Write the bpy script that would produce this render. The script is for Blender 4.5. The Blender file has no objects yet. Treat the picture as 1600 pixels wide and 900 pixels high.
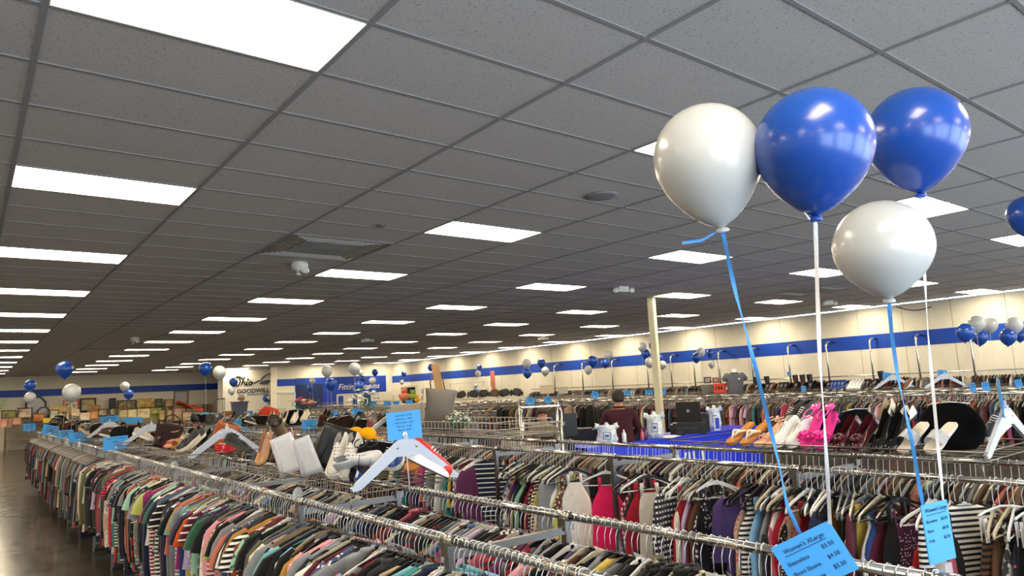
import bpy, math, random
import numpy as np
from mathutils import Vector, Matrix
random.seed(7)
SC = bpy.context.scene
COL = SC.collection
PI = math.pi

# ---------------------------------------------------------------- camera
F_PX = 1083.378
YAW, PITCH, ROLL = 0.66873265, 0.14055862, -0.04926624
CZ = 1.95
def _basis():
    cy, sy, cp, sp = math.cos(YAW), math.sin(YAW), math.cos(PITCH), math.sin(PITCH)
    fwd = Vector((sy*cp, cy*cp, sp)); r0 = Vector((cy, -sy, 0)); u0 = r0.cross(fwd)
    c, s = math.cos(ROLL), math.sin(ROLL)
    return c*r0+s*u0, -s*r0+c*u0, fwd
CR, CU, CF = _basis()
cam_data = bpy.data.cameras.new('camera')
cam_data.sensor_width = 36.0
cam_data.lens = 36.0*F_PX/1600
cam_data.clip_start = 0.05
cam_data.clip_end = 200
cam = bpy.data.objects.new('camera', cam_data)
COL.objects.link(cam)
cam.matrix_world = Matrix(((CR.x, CU.x, -CF.x, 0), (CR.y, CU.y, -CF.y, 0), (CR.z, CU.z, -CF.z, CZ), (0, 0, 0, 1)))
SC.camera = cam
def ray(px, py): return CF+CR*((px-800)/F_PX)-CU*((py-450)/F_PX)
def at(px, py, X=None, Y=None, Z=None, D=None):
    d = ray(px, py)
    if X is not None: k = X/d.x
    elif Y is not None: k = Y/d.y
    elif Z is not None: k = (Z-CZ)/d.z
    else: k = D/math.hypot(d.x, d.y)
    return Vector((d.x*k, d.y*k, d.z*k+CZ))
def depth(p): return (Vector(p)-Vector((0, 0, CZ))).dot(CF)
def pix(p):
    v = Vector(p)-Vector((0, 0, CZ)); z = v.dot(CF)
    if z < 0.05: return None
    return 800+F_PX*v.dot(CR)/z, 450-F_PX*v.dot(CU)/z
def in_view(p, m=40):
    q = pix(p)
    return q is not None and -m < q[0] < 1600+m and -m < q[1] < 900+m

# ---------------------------------------------------------------- world, exposure
world = bpy.data.worlds.new('daylight'); SC.world = world
world.use_nodes = True
wn = world.node_tree.nodes; wn.clear()
wo = wn.new('ShaderNodeOutputWorld'); wb = wn.new('ShaderNodeBackground')
wb.inputs[0].default_value = (0.72, 0.86, 1.0, 1); wb.inputs[1].default_value = 6.5
world.node_tree.links.new(wb.outputs[0], wo.inputs[0])
SC.view_settings.view_transform = 'Standard'
SC.view_settings.look = 'None'
SC.view_settings.exposure = 0.3
SC.view_settings.gamma = 1.0
SC.view_settings.use_curve_mapping = False
SC.cycles.max_bounces = 7
SC.cycles.diffuse_bounces = 4
SC.cycles.glossy_bounces = 3
SC.cycles.transmission_bounces = 4
SC.cycles.transparent_max_bounces = 8
SC.cycles.caustics_reflective = False
SC.cycles.caustics_refractive = False
PANEL = (1.0, 0.84, 0.60); PANEL_S = 19.0
# storefront window bays behind the camera (x0, x1)
BAYS = [(-3.0, -0.4), (0.0, 2.6), (3.0, 5.6), (6.0, 8.6), (9.0, 11.6), (13.2, 15.8), (16.2, 18.8)]
YF = -3.4; ZW0, ZW1 = 0.5, 2.9
for i, (a, b) in enumerate(BAYS):
    ld = bpy.data.lights.new('daylight_portal', 'AREA'); ld.shape = 'RECTANGLE'
    ld.size = b-a; ld.size_y = ZW1-ZW0; ld.cycles.is_portal = True
    lo = bpy.data.objects.new('daylight_portal', ld); COL.objects.link(lo)
    lo.location = ((a+b)/2, YF-0.1, (ZW0+ZW1)/2); lo.rotation_euler = (PI/2, 0, 0)

# ---------------------------------------------------------------- materials
def srgb(c):
    if isinstance(c, str):
        c = [int(c[i:i+2], 16)/255 for i in (0, 2, 4)]
    return tuple((x/12.92 if x <= 0.04045 else ((x+0.055)/1.055)**2.4) for x in c)
MATS = {}
class NT:
    def __init__(s, name):
        s.m = bpy.data.materials.new(name); s.m.use_nodes = True
        s.n = s.m.node_tree.nodes; s.l = s.m.node_tree.links
        s.n.clear(); s.out = s.n.new('ShaderNodeOutputMaterial')
        s.b = s.n.new('ShaderNodeBsdfPrincipled'); s.l.new(s.b.outputs[0], s.out.inputs[0])
    def add(s, t, **kw):
        nd = s.n.new(t)
        for k, v in kw.items(): setattr(nd, k, v)
        return nd
    def link(s, a, b): s.l.new(a, b)
    def mix(s, fac, a, b):
        m = s.n.new('ShaderNodeMix'); m.data_type = 'RGBA'
        for sock, v in ((m.inputs[0], fac), (m.inputs[6], a), (m.inputs[7], b)):
            if hasattr(v, 'is_output'): s.l.new(v, sock)
            else: sock.default_value = v if not isinstance(v, tuple) else (*v[:3], 1)
        return m.outputs[2]
    def ramp(s, fac, stops, interp='LINEAR'):
        r = s.n.new('ShaderNodeValToRGB'); r.color_ramp.interpolation = interp
        e = r.color_ramp.elements
        while len(e) < len(stops): e.new(0.5)
        for el, (p, c) in zip(e, stops):
            el.position = p; el.color = (c, c, c, 1) if isinstance(c, (int, float)) else (*c[:3], 1)
        s.l.new(fac, r.inputs[0]); return r.outputs[0]
    def coord(s, kind='Object', scale=(1, 1, 1)):
        t = s.n.new('ShaderNodeTexCoord'); mp = s.n.new('ShaderNodeMapping')
        mp.inputs['Scale'].default_value = scale
        s.l.new(t.outputs[kind], mp.inputs[0]); return mp.outputs[0]
    def noise(s, vec, scale, detail=3, rough=0.55):
        t = s.n.new('ShaderNodeTexNoise'); t.inputs['Scale'].default_value = scale
        t.inputs['Detail'].default_value = detail; t.inputs['Roughness'].default_value = rough
        if vec is not None: s.l.new(vec, t.inputs[0])
        return t.outputs[0]
    def bump(s, h, strength=0.3, dist=0.01):
        b = s.n.new('ShaderNodeBump'); b.inputs['Strength'].default_value = strength
        b.inputs['Distance'].default_value = dist
        s.l.new(h, b.inputs['Height']); s.l.new(b.outputs[0], s.b.inputs['Normal'])
def mat(name, col=None, rough=0.5, metal=0.0, bump=0, bscale=40, vary=0.0, emit=0, alpha=1, coat=0, sheen=0, spec=None, sss=0):
    if name in MATS: return MATS[name]
    t = NT(name); c = srgb(col) if col is not None else (0.8, 0.8, 0.8)
    t.b.inputs['Base Color'].default_value = (*c, 1)
    t.b.inputs['Roughness'].default_value = rough; t.b.inputs['Metallic'].default_value = metal
    t.b.inputs['Alpha'].default_value = alpha
    if coat: t.b.inputs['Coat Weight'].default_value = coat; t.b.inputs['Coat Roughness'].default_value = 0.08
    if sheen: t.b.inputs['Sheen Weight'].default_value = sheen
    if spec is not None: t.b.inputs['Specular IOR Level'].default_value = spec
    if sss:
        t.b.inputs['Subsurface Weight'].default_value = sss
        t.b.inputs['Subsurface Radius'].default_value = (0.05, 0.05, 0.05); t.b.inputs['Subsurface Scale'].default_value = 1.0
    if emit:
        t.b.inputs['Emission Color'].default_value = (*c, 1); t.b.inputs['Emission Strength'].default_value = emit
    if bump or vary:
        v = t.coord(); n = t.noise(v, bscale)
        if vary:
            k = t.ramp(n, [(0.3, 1-vary), (0.7, 1+vary*0.4)])
            mm = t.add('ShaderNodeMix', data_type='RGBA', blend_type='MULTIPLY'); mm.inputs[0].default_value = 1
            mm.inputs[6].default_value = (*c, 1); t.link(k, mm.inputs[7]); t.link(mm.outputs[2], t.b.inputs['Base Color'])
        if bump: t.bump(n, bump, 0.005)
    MATS[name] = t.m
    return t.m

def fabric(name, pat, accent=None, rough=0.85):
    """cloth whose ground colour is the object's own colour; pat draws the print"""
    t = NT(name); oi = t.add('ShaderNodeObjectInfo'); base = oi.outputs['Color']
    v = t.coord()
    acc = srgb(accent) if accent else (0.8, 0.8, 0.8)
    def wave(scale, direction, lo, hi, vec=v):
        w = t.add('ShaderNodeTexWave', wave_type='BANDS', bands_direction=direction)
        w.inputs['Scale'].default_value = scale; t.link(vec, w.inputs[0])
        return t.ramp(w.outputs[0], [(lo, 0.0), (hi, 1.0)])
    if pat == 'plain': col = base
    elif pat == 'striped': col = t.mix(wave(11.0, 'Z', 0.50, 0.56), base, acc)
    elif pat == 'pinstriped': col = t.mix(wave(7.0, 'Z', 0.86, 0.91), base, acc)
    elif pat == 'dotted':
        vo = t.add('ShaderNodeTexVoronoi'); vo.inputs['Scale'].default_value = 55; vo.inputs['Randomness'].default_value = 0.55
        t.link(v, vo.inputs[0]); col = t.mix(t.ramp(vo.outputs['Distance'], [(0.24, 1.0), (0.30, 0.0)]), base, acc)
    elif pat == 'floral':
        vo = t.add('ShaderNodeTexVoronoi'); vo.inputs['Scale'].default_value = 34
        t.link(v, vo.inputs[0]); n = t.noise(v, 65, 2)
        m = t.add('ShaderNodeMath', operation='ADD'); t.link(vo.outputs['Distance'], m.inputs[0]); t.link(n, m.inputs[1])
        c1 = t.mix(t.ramp(m.outputs[0], [(0.74, 1.0), (0.80, 0.0)]), base, acc)
        col = t.mix(t.ramp(m.outputs[0], [(0.50, 1.0), (0.56, 0.0)]), c1, (0.25, 0.04, 0.05))
    elif pat == 'mottled':
        n = t.noise(v, 16, 4, 0.7); col = t.mix(t.ramp(n, [(0.47, 0.0), (0.53, 1.0)]), base, acc)
    elif pat == 'plaid':
        a = wave(9, 'Z', 0.6, 0.7); b = wave(11, 'X', 0.6, 0.7)
        col = t.mix(b, t.mix(a, base, acc), (0.03, 0.03, 0.05))
    k = t.noise(v, 9, 3)
    mm = t.add('ShaderNodeMix', data_type='RGBA', blend_type='MULTIPLY'); mm.inputs[0].default_value = 1
    t.link(col, mm.inputs[6]) if hasattr(col, 'is_output') else None
    t.link(t.ramp(k, [(0.3, 0.86), (0.7, 1.06)]), mm.inputs[7]); t.link(mm.outputs[2], t.b.inputs['Base Color'])
    t.b.inputs['Roughness'].default_value = rough; t.b.inputs['Sheen Weight'].default_value = 0.15
    t.b.inputs['Specular IOR Level'].default_value = 0.25
    h = t.noise(v, 30, 2); t.bump(h, 0.35, 0.004)
    MATS[name] = t.m; return t.m
FAB = {('plain', None): fabric('cloth_plain', 'plain')}
for pat, accs in dict(striped=('F4F2EC', '14141A', 'B02030'), pinstriped=('F0EEE8',), dotted=('F0F0F0', '101014'), floral=('F2E4E0', 'C94F6A', '6E8A5A'),
                      mottled=('E8E4DC', '18181C', '7A90B0'), plaid=('D8D0C8', '902030')).items():
    for a in accs: FAB[(pat, a)] = fabric('cloth_%s_%s' % (pat, a.lower()), pat, a)
def objcol(name, rough=0.5, **kw):
    t = NT(name); oi = t.add('ShaderNodeObjectInfo')
    t.b.inputs['Roughness'].default_value = rough
    t.link(oi.outputs['Color'], t.b.inputs['Base Color'])
    for k, v in kw.items(): t.b.inputs[k].default_value = v
    if rough > 0.3:
        n = t.noise(t.coord(), 60, 2); t.bump(n, 0.15, 0.003)
    MATS[name] = t.m; return t.m
M_PLAST = objcol('hanger_plastic', 0.28)
M_LEATHER = objcol('leather', 0.42)
M_SUEDE = objcol('suede', 0.9, **{'Specular IOR Level': 0.1})
M_PATENT = objcol('patent', 0.12)
M_RUBBER = objcol('balloon_rubber', 0.27, **{'Coat Weight': 0.35, 'Coat Roughness': 0.14, 'Subsurface Weight': 0.25, 'Subsurface Radius': (0.1, 0.1, 0.1)})
M_PAINT = objcol('painted', 0.6)
M_CHROME = mat('chrome', (0.80, 0.79, 0.77), 0.16, 1.0)
M_STEEL = mat('hook_steel', (0.78, 0.79, 0.80), 0.3, 1.0)
M_WIRE = mat('shelf_wire', (0.50, 0.48, 0.45), 0.35, 1.0)
M_BLACK = mat('black_plastic', '17181b', 0.35)
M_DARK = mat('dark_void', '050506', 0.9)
M_WHITE = mat('white_plastic', 'E6E6E2', 0.4)
M_CARD = mat('blue_card', '3E9DEE', 0.55)
M_INK = mat('sign_ink', '123049', 0.7)
M_BOARD = mat('white_board', 'B3BAC8', 0.35)
M_POST = mat('dull_steel', (0.52, 0.51, 0.50), 0.35, 1.0)
M_CLEAR = mat('clear_plastic', 'D4D8DA', 0.12, alpha=0.45)
M_STORE_BLUE = mat('stripe_blue_paint', '0A46B4', 0.5)
M_SKIN = mat('skin', 'C98F74', 0.55)
M_HAIR = mat('dark_hair', '1d1512', 0.7, bump=0.4, bscale=80)

# ---------------------------------------------------------------- object helpers
def tag(o, label=None, cat=None, group=None, kind=None):
    if label: o['label'] = label
    if cat: o['category'] = cat
    if group: o['group'] = group
    if kind: o['kind'] = kind
    return o
def empty(name, loc=(0, 0, 0), rz=0.0, label=None, cat=None, group=None, kind=None, rot=None):
    o = bpy.data.objects.new(name, None); COL.objects.link(o); o.location = loc
    o.rotation_euler = rot if rot else (0, 0, rz); o.empty_display_size = 0.1
    return tag(o, label, cat, group, kind)
def link(name, me, parent=None, loc=(0, 0, 0), rot=(0, 0, 0), col=None, scale=None):
    o = bpy.data.objects.new(name, me); COL.objects.link(o)
    if parent is not None: o.parent = parent
    o.location = loc; o.rotation_euler = rot
    if scale is not None: o.scale = scale if not isinstance(scale, (int, float)) else (scale,)*3
    if col is not None: o.color = (*srgb(col), 1)
    return o
class MB:
    def __init__(s): s.v = []; s.f = []; s.sm = []; s.c = None
    def add(s, vs, fs, smooth=False):
        k = len(s.v); s.v += [tuple(p) for p in vs]; s.f += [tuple(i+k for i in f) for f in fs]; s.sm += [smooth]*len(fs); return s
    def box(s, c, d, rz=0, tilt=None):
        m = Matrix.Rotation(rz, 3, 'Z')
        if tilt is not None: m = m @ tilt
        vs = [Vector(c)+m @ Vector((sx*d[0]/2, sy*d[1]/2, sz*d[2]/2)) for sx in (-1, 1) for sy in (-1, 1) for sz in (-1, 1)]
        return s.add(vs, [(0, 1, 3, 2), (4, 6, 7, 5), (0, 4, 5, 1), (2, 3, 7, 6), (0, 2, 6, 4), (1, 5, 7, 3)])
    def tube(s, path, r, n=6, cap=True):
        path = [Vector(p) for p in path]; rr = r if isinstance(r, (list, tuple)) else [r]*len(path)
        rings = []; up = None
        for i, p in enumerate(path):
            d = (path[min(i+1, len(path)-1)]-path[max(i-1, 0)]).normalized()
            if up is None: up = Vector((0, 0, 1)) if abs(d.z) < 0.9 else Vector((1, 0, 0))
            a = d.cross(up)
            if a.length < 1e-4: a = d.cross(Vector((0.3, 1, 0.2)))
            a.normalize(); b = a.cross(d).normalized(); up = b
            rings.append([p+(a*math.cos(2*PI*k/n)+b*math.sin(2*PI*k/n))*rr[i] for k in range(n)])
        return s.rings(rings, cap)
    def rings(s, rings, cap=True, closed=True, smooth=True):
        n = len(rings[0]); vs = [p for r in rings for p in r]; fs = []
        for i in range(len(rings)-1):
            for k in range(n if closed else n-1):
                k2 = (k+1) % n
                fs.append((i*n+k, i*n+k2, (i+1)*n+k2, (i+1)*n+k))
        if cap: fs.append(tuple(range(n-1, -1, -1))); fs.append(tuple((len(rings)-1)*n+k for k in range(n)))
        return s.add(vs, fs, smooth)
    def lathe(s, prof, n=24, c=(0, 0, 0)):
        rg = [[(c[0]+r*math.cos(2*PI*k/n), c[1]+r*math.sin(2*PI*k/n), c[2]+z) for k in range(n)] for r, z in prof]
        return s.rings(rg, True)
    def prism(s, pts, y0, y1, smooth=False):
        """outline in x-z, thickness along y"""
        n = len(pts); vs = [(x, y0, z) for x, z in pts]+[(x, y1, z) for x, z in pts]
        fs = [tuple(range(n)), tuple(range(2*n-1, n-1, -1))]+[(k, k+n, (k+1) % n+n, (k+1) % n) for k in range(n)]
        return s.add(vs, fs, smooth)
    def ball(s, c, r, n=12, m=8):
        r = r if isinstance(r, (tuple, list)) else (r, r, r)
        rg = []
        for i in range(m+1):
            a = PI*i/m; q = max(math.sin(a), 0.02)
            rg.append([(c[0]+r[0]*q*math.cos(2*PI*k/n), c[1]+r[1]*q*math.sin(2*PI*k/n), c[2]-r[2]*math.cos(a)) for k in range(n)])
        return s.rings(rg, True)
    def xf(s, M, start=0):
        s.v[start:] = [tuple(M @ Vector(p)) for p in s.v[start:]]; return s
    def mesh(s, name, m):
        me = bpy.data.meshes.new(name); me.from_pydata(s.v, [], s.f)
        me.polygons.foreach_set('use_smooth', s.sm)
        me.materials.append(m); me.update(); return me
    def build(s, name, m, parent=None, loc=(0, 0, 0), rot=(0, 0, 0), col=None):
        return link(name, s.mesh(name, m), parent, loc, rot, col)
def text(name, body, size, parent, loc, rot, m=None, align='CENTER', ext=0.001, shear=0, space=1.0):
    cu = bpy.data.curves.new(name, 'FONT'); cu.body = body; cu.size = size; cu.align_x = align; cu.align_y = 'TOP'
    cu.extrude = ext; cu.shear = shear; cu.space_line = space; cu.resolution_u = 2
    cu.materials.append(m or M_INK)
    o = bpy.data.objects.new(name, cu); COL.objects.link(o)
    if parent is not None: o.parent = parent
    o.location = loc; o.rotation_euler = rot
    return o
def bx(name, c, d, m, parent=None, rz=0, col=None, **kw):
    o = MB().box((0, 0, 0), d).build(name, m, parent, c, (0, 0, rz), col)
    return tag(o, **kw) if kw else o
ORD = ['first', 'second', 'third', 'fourth', 'fifth', 'sixth', 'seventh', 'eighth', 'ninth', 'tenth', 'eleventh', 'twelfth', 'thirteenth', 'fourteenth', 'fifteenth']
# ================================================================ STRUCTURE
H = 3.657; GX0, GY0, TX, TY = 0.18714, 2.73735, 1.2192, 0.6096
XL, XR = -9.5, 20.15; YB = 43.7; YP = 40.0; YFIT = 37.5
def struct(o, label=None): return tag(o, label, None, None, 'structure')
# floor: dark stained polished concrete
t = NT('polished_floor'); v = t.coord()
n1 = t.noise(v, 0.9, 5, 0.65); n2 = t.noise(v, 6, 4)
c = t.mix(t.ramp(n1, [(0.35, 0.0), (0.65, 1.0)]), (0.035, 0.032, 0.027), (0.11, 0.10, 0.085))
c = t.mix(t.ramp(n2, [(0.4, 0.0), (0.8, 0.4)]), c, (0.10, 0.092, 0.078)); t.link(c, t.b.inputs['Base Color'])
t.link(t.ramp(n2, [(0.2, 0.10), (0.8, 0.26)]), t.b.inputs['Roughness']); t.bump(n1, 0.08, 0.02)
fl = bx('floor', (5.3, 20.0, -0.05), (31, 49, 0.1), t.m); struct(fl)
# ceiling tiles
t = NT('mineral_tile'); v = t.coord('Object', (1, 1, 1))
# object coordinates of each tile plus its own random shift
oi = t.add('ShaderNodeObjectInfo'); ad = t.add('ShaderNodeVectorMath', operation='ADD')
cb = t.add('ShaderNodeCombineXYZ'); mu = t.add('ShaderNodeMath', operation='MULTIPLY'); mu.inputs[1].default_value = 30
t.link(oi.outputs['Random'], mu.inputs[0]); t.link(mu.outputs[0], cb.inputs[0]); t.link(v, ad.inputs[0]); t.link(cb.outputs[0], ad.inputs[1])
vv = ad.outputs[0]
n1 = t.noise(vv, 85, 3, 0.7); n2 = t.noise(vv, 2, 2)
c = t.mix(t.ramp(n1, [(0.60, 0.0), (0.66, 1.0)]), (0.60, 0.59, 0.59), (0.23, 0.23, 0.24))
t.link(c, t.b.inputs['Base Color']); t.b.inputs['Roughness'].default_value = 0.95; t.bump(n1, 0.2, 0.003)
M_TILE = t.m
M_TEE = mat('tee_metal', '9C9C9E', 0.8, spec=.1)
ceil = bx('ceiling', (5.3, 20.0, H+0.16), (31, 49, 0.1), mat('deck_paint', (0.5, 0.5, 0.5), 0.9)); struct(ceil)
ci, cj = range(-8, 17), range(-11, 68)
lights = {(i, j) for i in (-6, -3, 0, 3, 6, 9, 12, 15) for j in range(-10, 61, 5)}
vents = {(2, 7): 'near', (11, 7): 'right', (2, 34): 'left', (11, 34): 'far'}
vcells = {(i, j+k) for (i, j) in vents for k in (0, 1)}
tm = MB().box((0, 0, 0), (TX-0.012, TY-0.012, 0.016)).mesh('ceiling_tile', M_TILE)
cells = []
for i in ci:
    for j in cj:
        if (i, j) in lights or (i, j) in vcells: continue
        x, y = GX0+(i+0.5)*TX, GY0+(j+0.5)*TY
        if x+TX/2 > XR+0.4 or y > YB: continue
        p = (x, y, H); vis = in_view(p, 260); z = depth(p)
        cells.append((z if vis and z > 0.2 else 999, x, y))
cells.sort()
rest = MB()
for k, (z, x, y) in enumerate(cells):
    if k < 300 and z < 999: link('ceiling_tile', tm, ceil, (x-5.3, y-20.0, 0.008-0.16))
    else: rest.box((x-5.3, y-20.0, 0.008-0.16), (TX-0.012, TY-0.012, 0.016))
tag(rest.build('ceiling_tile', M_TILE, ceil), kind='stuff')
g = MB()
for i in range(-8, 18): g.box((GX0+i*TX-5.3, 20-20, -0.163), (0.026, 49, 0.008))
g.build('ceiling_grid_runner', M_TEE, ceil)
g = MB()
for j in range(-11, 69): g.box((0, GY0+j*TY-20, -0.1625), (31, 0.024, 0.006))
g.build('ceiling_grid_cross_tee', M_TEE, ceil)
# recessed light panels
M_EM = NT('light_diffuser')
M_EM.b.inputs['Base Color'].default_value = (0.9, 0.9, 0.85, 1); M_EM.b.inputs['Emission Color'].default_value = (*PANEL, 1); M_EM.b.inputs['Emission Strength'].default_value = PANEL_S
M_EM = M_EM.m; MATS['light_diffuser'] = M_EM
fm = MB()
for sx in (-1, 1): fm.box((sx*(TX/2-0.012), 0, 0), (0.012, TY-0.012, 0.02))
for sy in (-1, 1): fm.box((0, sy*(TY/2-0.012), 0), (TX-0.036, 0.012, 0.02))
fm = fm.mesh('frame', M_WHITE)
dm = MB().add([(-TX/2+.018, -TY/2+.018, 0), (TX/2-.018, -TY/2+.018, 0), (TX/2-.018, TY/2-.018, 0), (-TX/2+.018, TY/2-.018, 0)], [(3, 2, 1, 0)]).mesh('diffuser', M_EM)
ROWN = {-6: 'far left row', -3: 'second row left', 0: 'row above the floor aisle', 3: 'row over the front rack', 6: 'row beside the grey speaker', 9: 'row over the checkout', 12: 'second row from the striped side wall', 15: 'row next to the striped side wall'}
for i in (-6, -3, 0, 3, 6, 9, 12, 15):
    for q, j in enumerate(range(-10, 61, 5)):
        x, y = GX0+(i+0.5)*TX, GY0+(j+0.5)*TY
        if y > YB-0.4 or (i >= 12 and y > YFIT) : continue
        o = empty('ceiling_light', (x, y, H), 0, '%s light panel, %s, counted from the front windows' % (ORD[q], ROWN[i]), 'ceiling light', 'recessed ceiling light panels')
        link('frame', fm, o, (0, 0, 0.004)); link('diffuser', dm, o, (0, 0, 0.004))
# air vents (four way louvred)
M_LOUV = mat('louvre_paint', 'C4BFB4', 0.6)
for (i, j), nm in vents.items():
    x, y = GX0+(i+0.5)*TX, GY0+(j+1)*TY; s = 0.6
    lab = {'near': 'large square louvred ceiling vent with grey centre, nearest the front rack', 'right': 'dark louvred ceiling vent above the shoes at the right',
           'left': 'far ceiling vent over the floor aisle side', 'far': 'far dark ceiling vent before the striped wall'}[nm]
    o = empty('ceiling_vent', (x, y, H), 0, lab, 'vent')
    MB().box((0, 0, 0.07), (1.2, 1.2, 0.02)).build('duct', M_DARK, o)
    fr = MB()
    for sx in (-1, 1): fr.box((sx*0.59, 0, -0.004), (0.03, 1.2, 0.014)); fr.box((0, sx*0.59, -0.004), (1.15, 0.03, 0.014))
    fr.build('frame', M_TEE, o)
    MB().box((0, 0, 0.0), (0.70, 0.66, 0.012)).build('return_panel', mat('vent_grey', 'A9B0B5', 0.6, vary=0.3, bscale=3), o)
    for k in range(4):
        for sx in (-1, 1):
            for ax in (0, 1):
                dd = 0.385+k*0.05
                L = 2*dd
                if ax == 0: MB().box((sx*dd, 0, 0.012), (0.016, L, 0.035)).build('louvre', M_LOUV, o)
                else: MB().box((0, sx*dd, 0.012), (L, 0.016, 0.035)).build('louvre', M_LOUV, o)
# speaker, sprinkler, emergency lights
o = MB().lathe([(0.02, 0.0), (0.13, 0), (0.15, -0.004), (0.15, -0.012), (0.12, -0.018), (0.02, -0.02)][::-1], 28).build('ceiling_speaker', mat('speaker_grey', '8f9194', 0.6), None, at(940, 305, Z=H))
tag(o, 'round grey ceiling speaker left of the large white balloon', 'speaker')
o = MB().lathe([(0.03, -0.02), (0.045, -0.012), (0.05, 0)], 16).build('sprinkler_cover', mat('cover_grey', '6c6c70', 0.5), None, at(595, 352, Z=H))
tag(o, 'small round sprinkler cover near the louvred ceiling vent', 'sprinkler')
for (px, py, lab, two) in [(468, 410, 'white spot emergency lamp beside the large louvred vent', 0), (973, 448, 'white twin emergency lamp near the top of the cream pole', 1),
                      (1295, 470, 'white twin emergency lamp below the dark vent on the right', 1), (574, 529, 'small far twin emergency lamp over the fitting rooms side', 1),
                      (210, 527, 'small round far emergency lamp above the picture display', 0), (848, 526, 'small twin emergency lamp close to the striped side wall', 1)]:
    o = empty('emergency_lamp', at(px, py, Z=H), -0.3, lab, 'lamp')
    b = MB()
    if two:
        b.box((0, 0, -0.05), (0.20, 0.09, 0.10)); b.build('body', M_WHITE, o)
        for sx in (-1, 1):
            l = MB().lathe([(0.03, 0.03), (0.05, 0.02), (0.055, -0.03), (0.045, -0.035), (0.02, -0.02)], 14)
            l.xf(Matrix.Translation((sx*0.16, -0.04, -0.07)) @ Matrix.Rotation(-PI/2, 4, 'X') @ Matrix.Rotation(PI, 4, 'X')); l.build('lamp_head', M_WHITE, o)
    else:
        b.lathe([(0.10, 0), (0.11, -0.03), (0.09, -0.09), (0.04, -0.12)], 18); b.build('body', M_WHITE, o)
        l = MB().lathe([(0.02, 0.03), (0.05, 0.02), (0.055, -0.03), (0.02, -0.035)], 14)
        l.xf(Matrix.Translation((0.06, -0.05, -0.10)) @ Matrix.Rotation(1.2, 4, 'X')); l.build('lamp_head', M_WHITE, o)
        MB().tube([(-0.02, -0.02, -0.10), (-0.03, -0.06, -0.16), (-0.01, -0.09, -0.17)], 0.018, 8).build('arm', M_WHITE, o)
# walls
t = NT('cream_wall'); v = t.coord('Object'); n = t.noise(v, 3, 4)
t.link(t.mix(t.ramp(n, [(0.3, 0.0), (0.7, 1.0)]), srgb('E8E2D0'), srgb('EEE9DA')), t.b.inputs['Base Color']); t.b.inputs['Roughness'].default_value = 0.7
M_WALL = t.m
wr = bx('wall_right', (XR+0.1, 20, H/2), (0.2, 49, H), M_WALL); struct(wr)
sm = MB()
for k in range(34): sm.box((-0.102, -19.0+k*1.22, 0), (0.004, 0.012, H))
sm.build('wall_panel_seam', mat('seam', 'A99F88', 0.8), wr)
wb_ = bx('wall_back', (5.3, YB+0.1, H/2), (31, 0.2, H), M_WALL); struct(wb_)
struct(bx('wall_left', (XL-0.1, 20, H/2), (0.2, 49, H), M_WALL))
struct(bx('trim_1', (XR-0.004, (YFIT-4)/2, 2.70), (0.008, YFIT+4, 0.40), M_STORE_BLUE), 'broad blue painted stripe along the cream side wall')
struct(bx('trim_2', (5.3, YB-0.005, 2.80), (31, 0.01, 0.36), M_STORE_BLUE), 'blue painted stripe on the back wall')
# front wall with window openings
b = MB()
edges = [XL]+[e for bay in BAYS for e in bay]+[XR]
b.box(((XL+XR)/2, YF, ZW0/2), (XR-XL, 0.2, ZW0)); b.box(((XL+XR)/2, YF, (ZW1+H)/2), (XR-XL, 0.2, H-ZW1))
for k in range(0, len(edges), 2): b.box(((edges[k]+edges[k+1])/2, YF, (ZW0+ZW1)/2), (edges[k+1]-edges[k], 0.2, ZW1-ZW0))
struct(b.build('wall_front', M_WALL))
for k, (a, c_) in enumerate(BAYS):
    o = empty('window_%d' % (k+1), ((a+c_)/2, YF, ZW0)); struct(o)
    b = MB(); w = c_-a; h = ZW1-ZW0
    for sx in (-1, 0, 1): b.box((sx*(w/2-0.03), 0, h/2), (0.06, 0.08, h))
    b.box((0, 0, 0.03), (w, 0.08, 0.06)); b.box((0, 0, h-0.03), (w, 0.08, 0.06))
    b.build('window_frame', mat('dark_aluminium', '303236', 0.4, 0.6), o)
# goodwill panel wall (juts out) and fitting room wall
XP0, XP1 = 11.1, 14.2
pn = bx('wall_panel', ((XP0+XP1)/2, YP+0.5, H/2), (XP1-XP0, 1.0, H), mat('panel_white', 'ECE9E0', 0.7)); struct(pn, 'cream wall panel carrying the shop logo')
# side returns of the building behind panel
fit = bx('wall_fitting', ((13.2+XR)/2, YFIT+0.5, H/2), (XR-13.2, 1.0, H), M_WALL); struct(fit)
struct(bx('trim_3', (13.75, YFIT-0.01, 2.75), (1.1, 0.02, 0.36), M_STORE_BLUE), 'blue stripe beside the white door')
navy = mat('fitting_blue', '0C3CA6', 0.55)
bl = MB(); bl.box(((14.2+19.7)/2, YFIT-0.02, 1.48), (5.5, 0.04, 2.95))
struct(bl.build('trim_4', navy), 'blue painted fitting room wall')
struct(bx('trim_5', (15.0, YFIT-0.045, 1.3), (1.5, 0.02, 2.6), mat('fitting_navy', '12265F', 0.6)), 'darker navy recess in the fitting room wall')
M_DOOR = mat('door_white', 'DDD8C8', 0.5)
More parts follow.
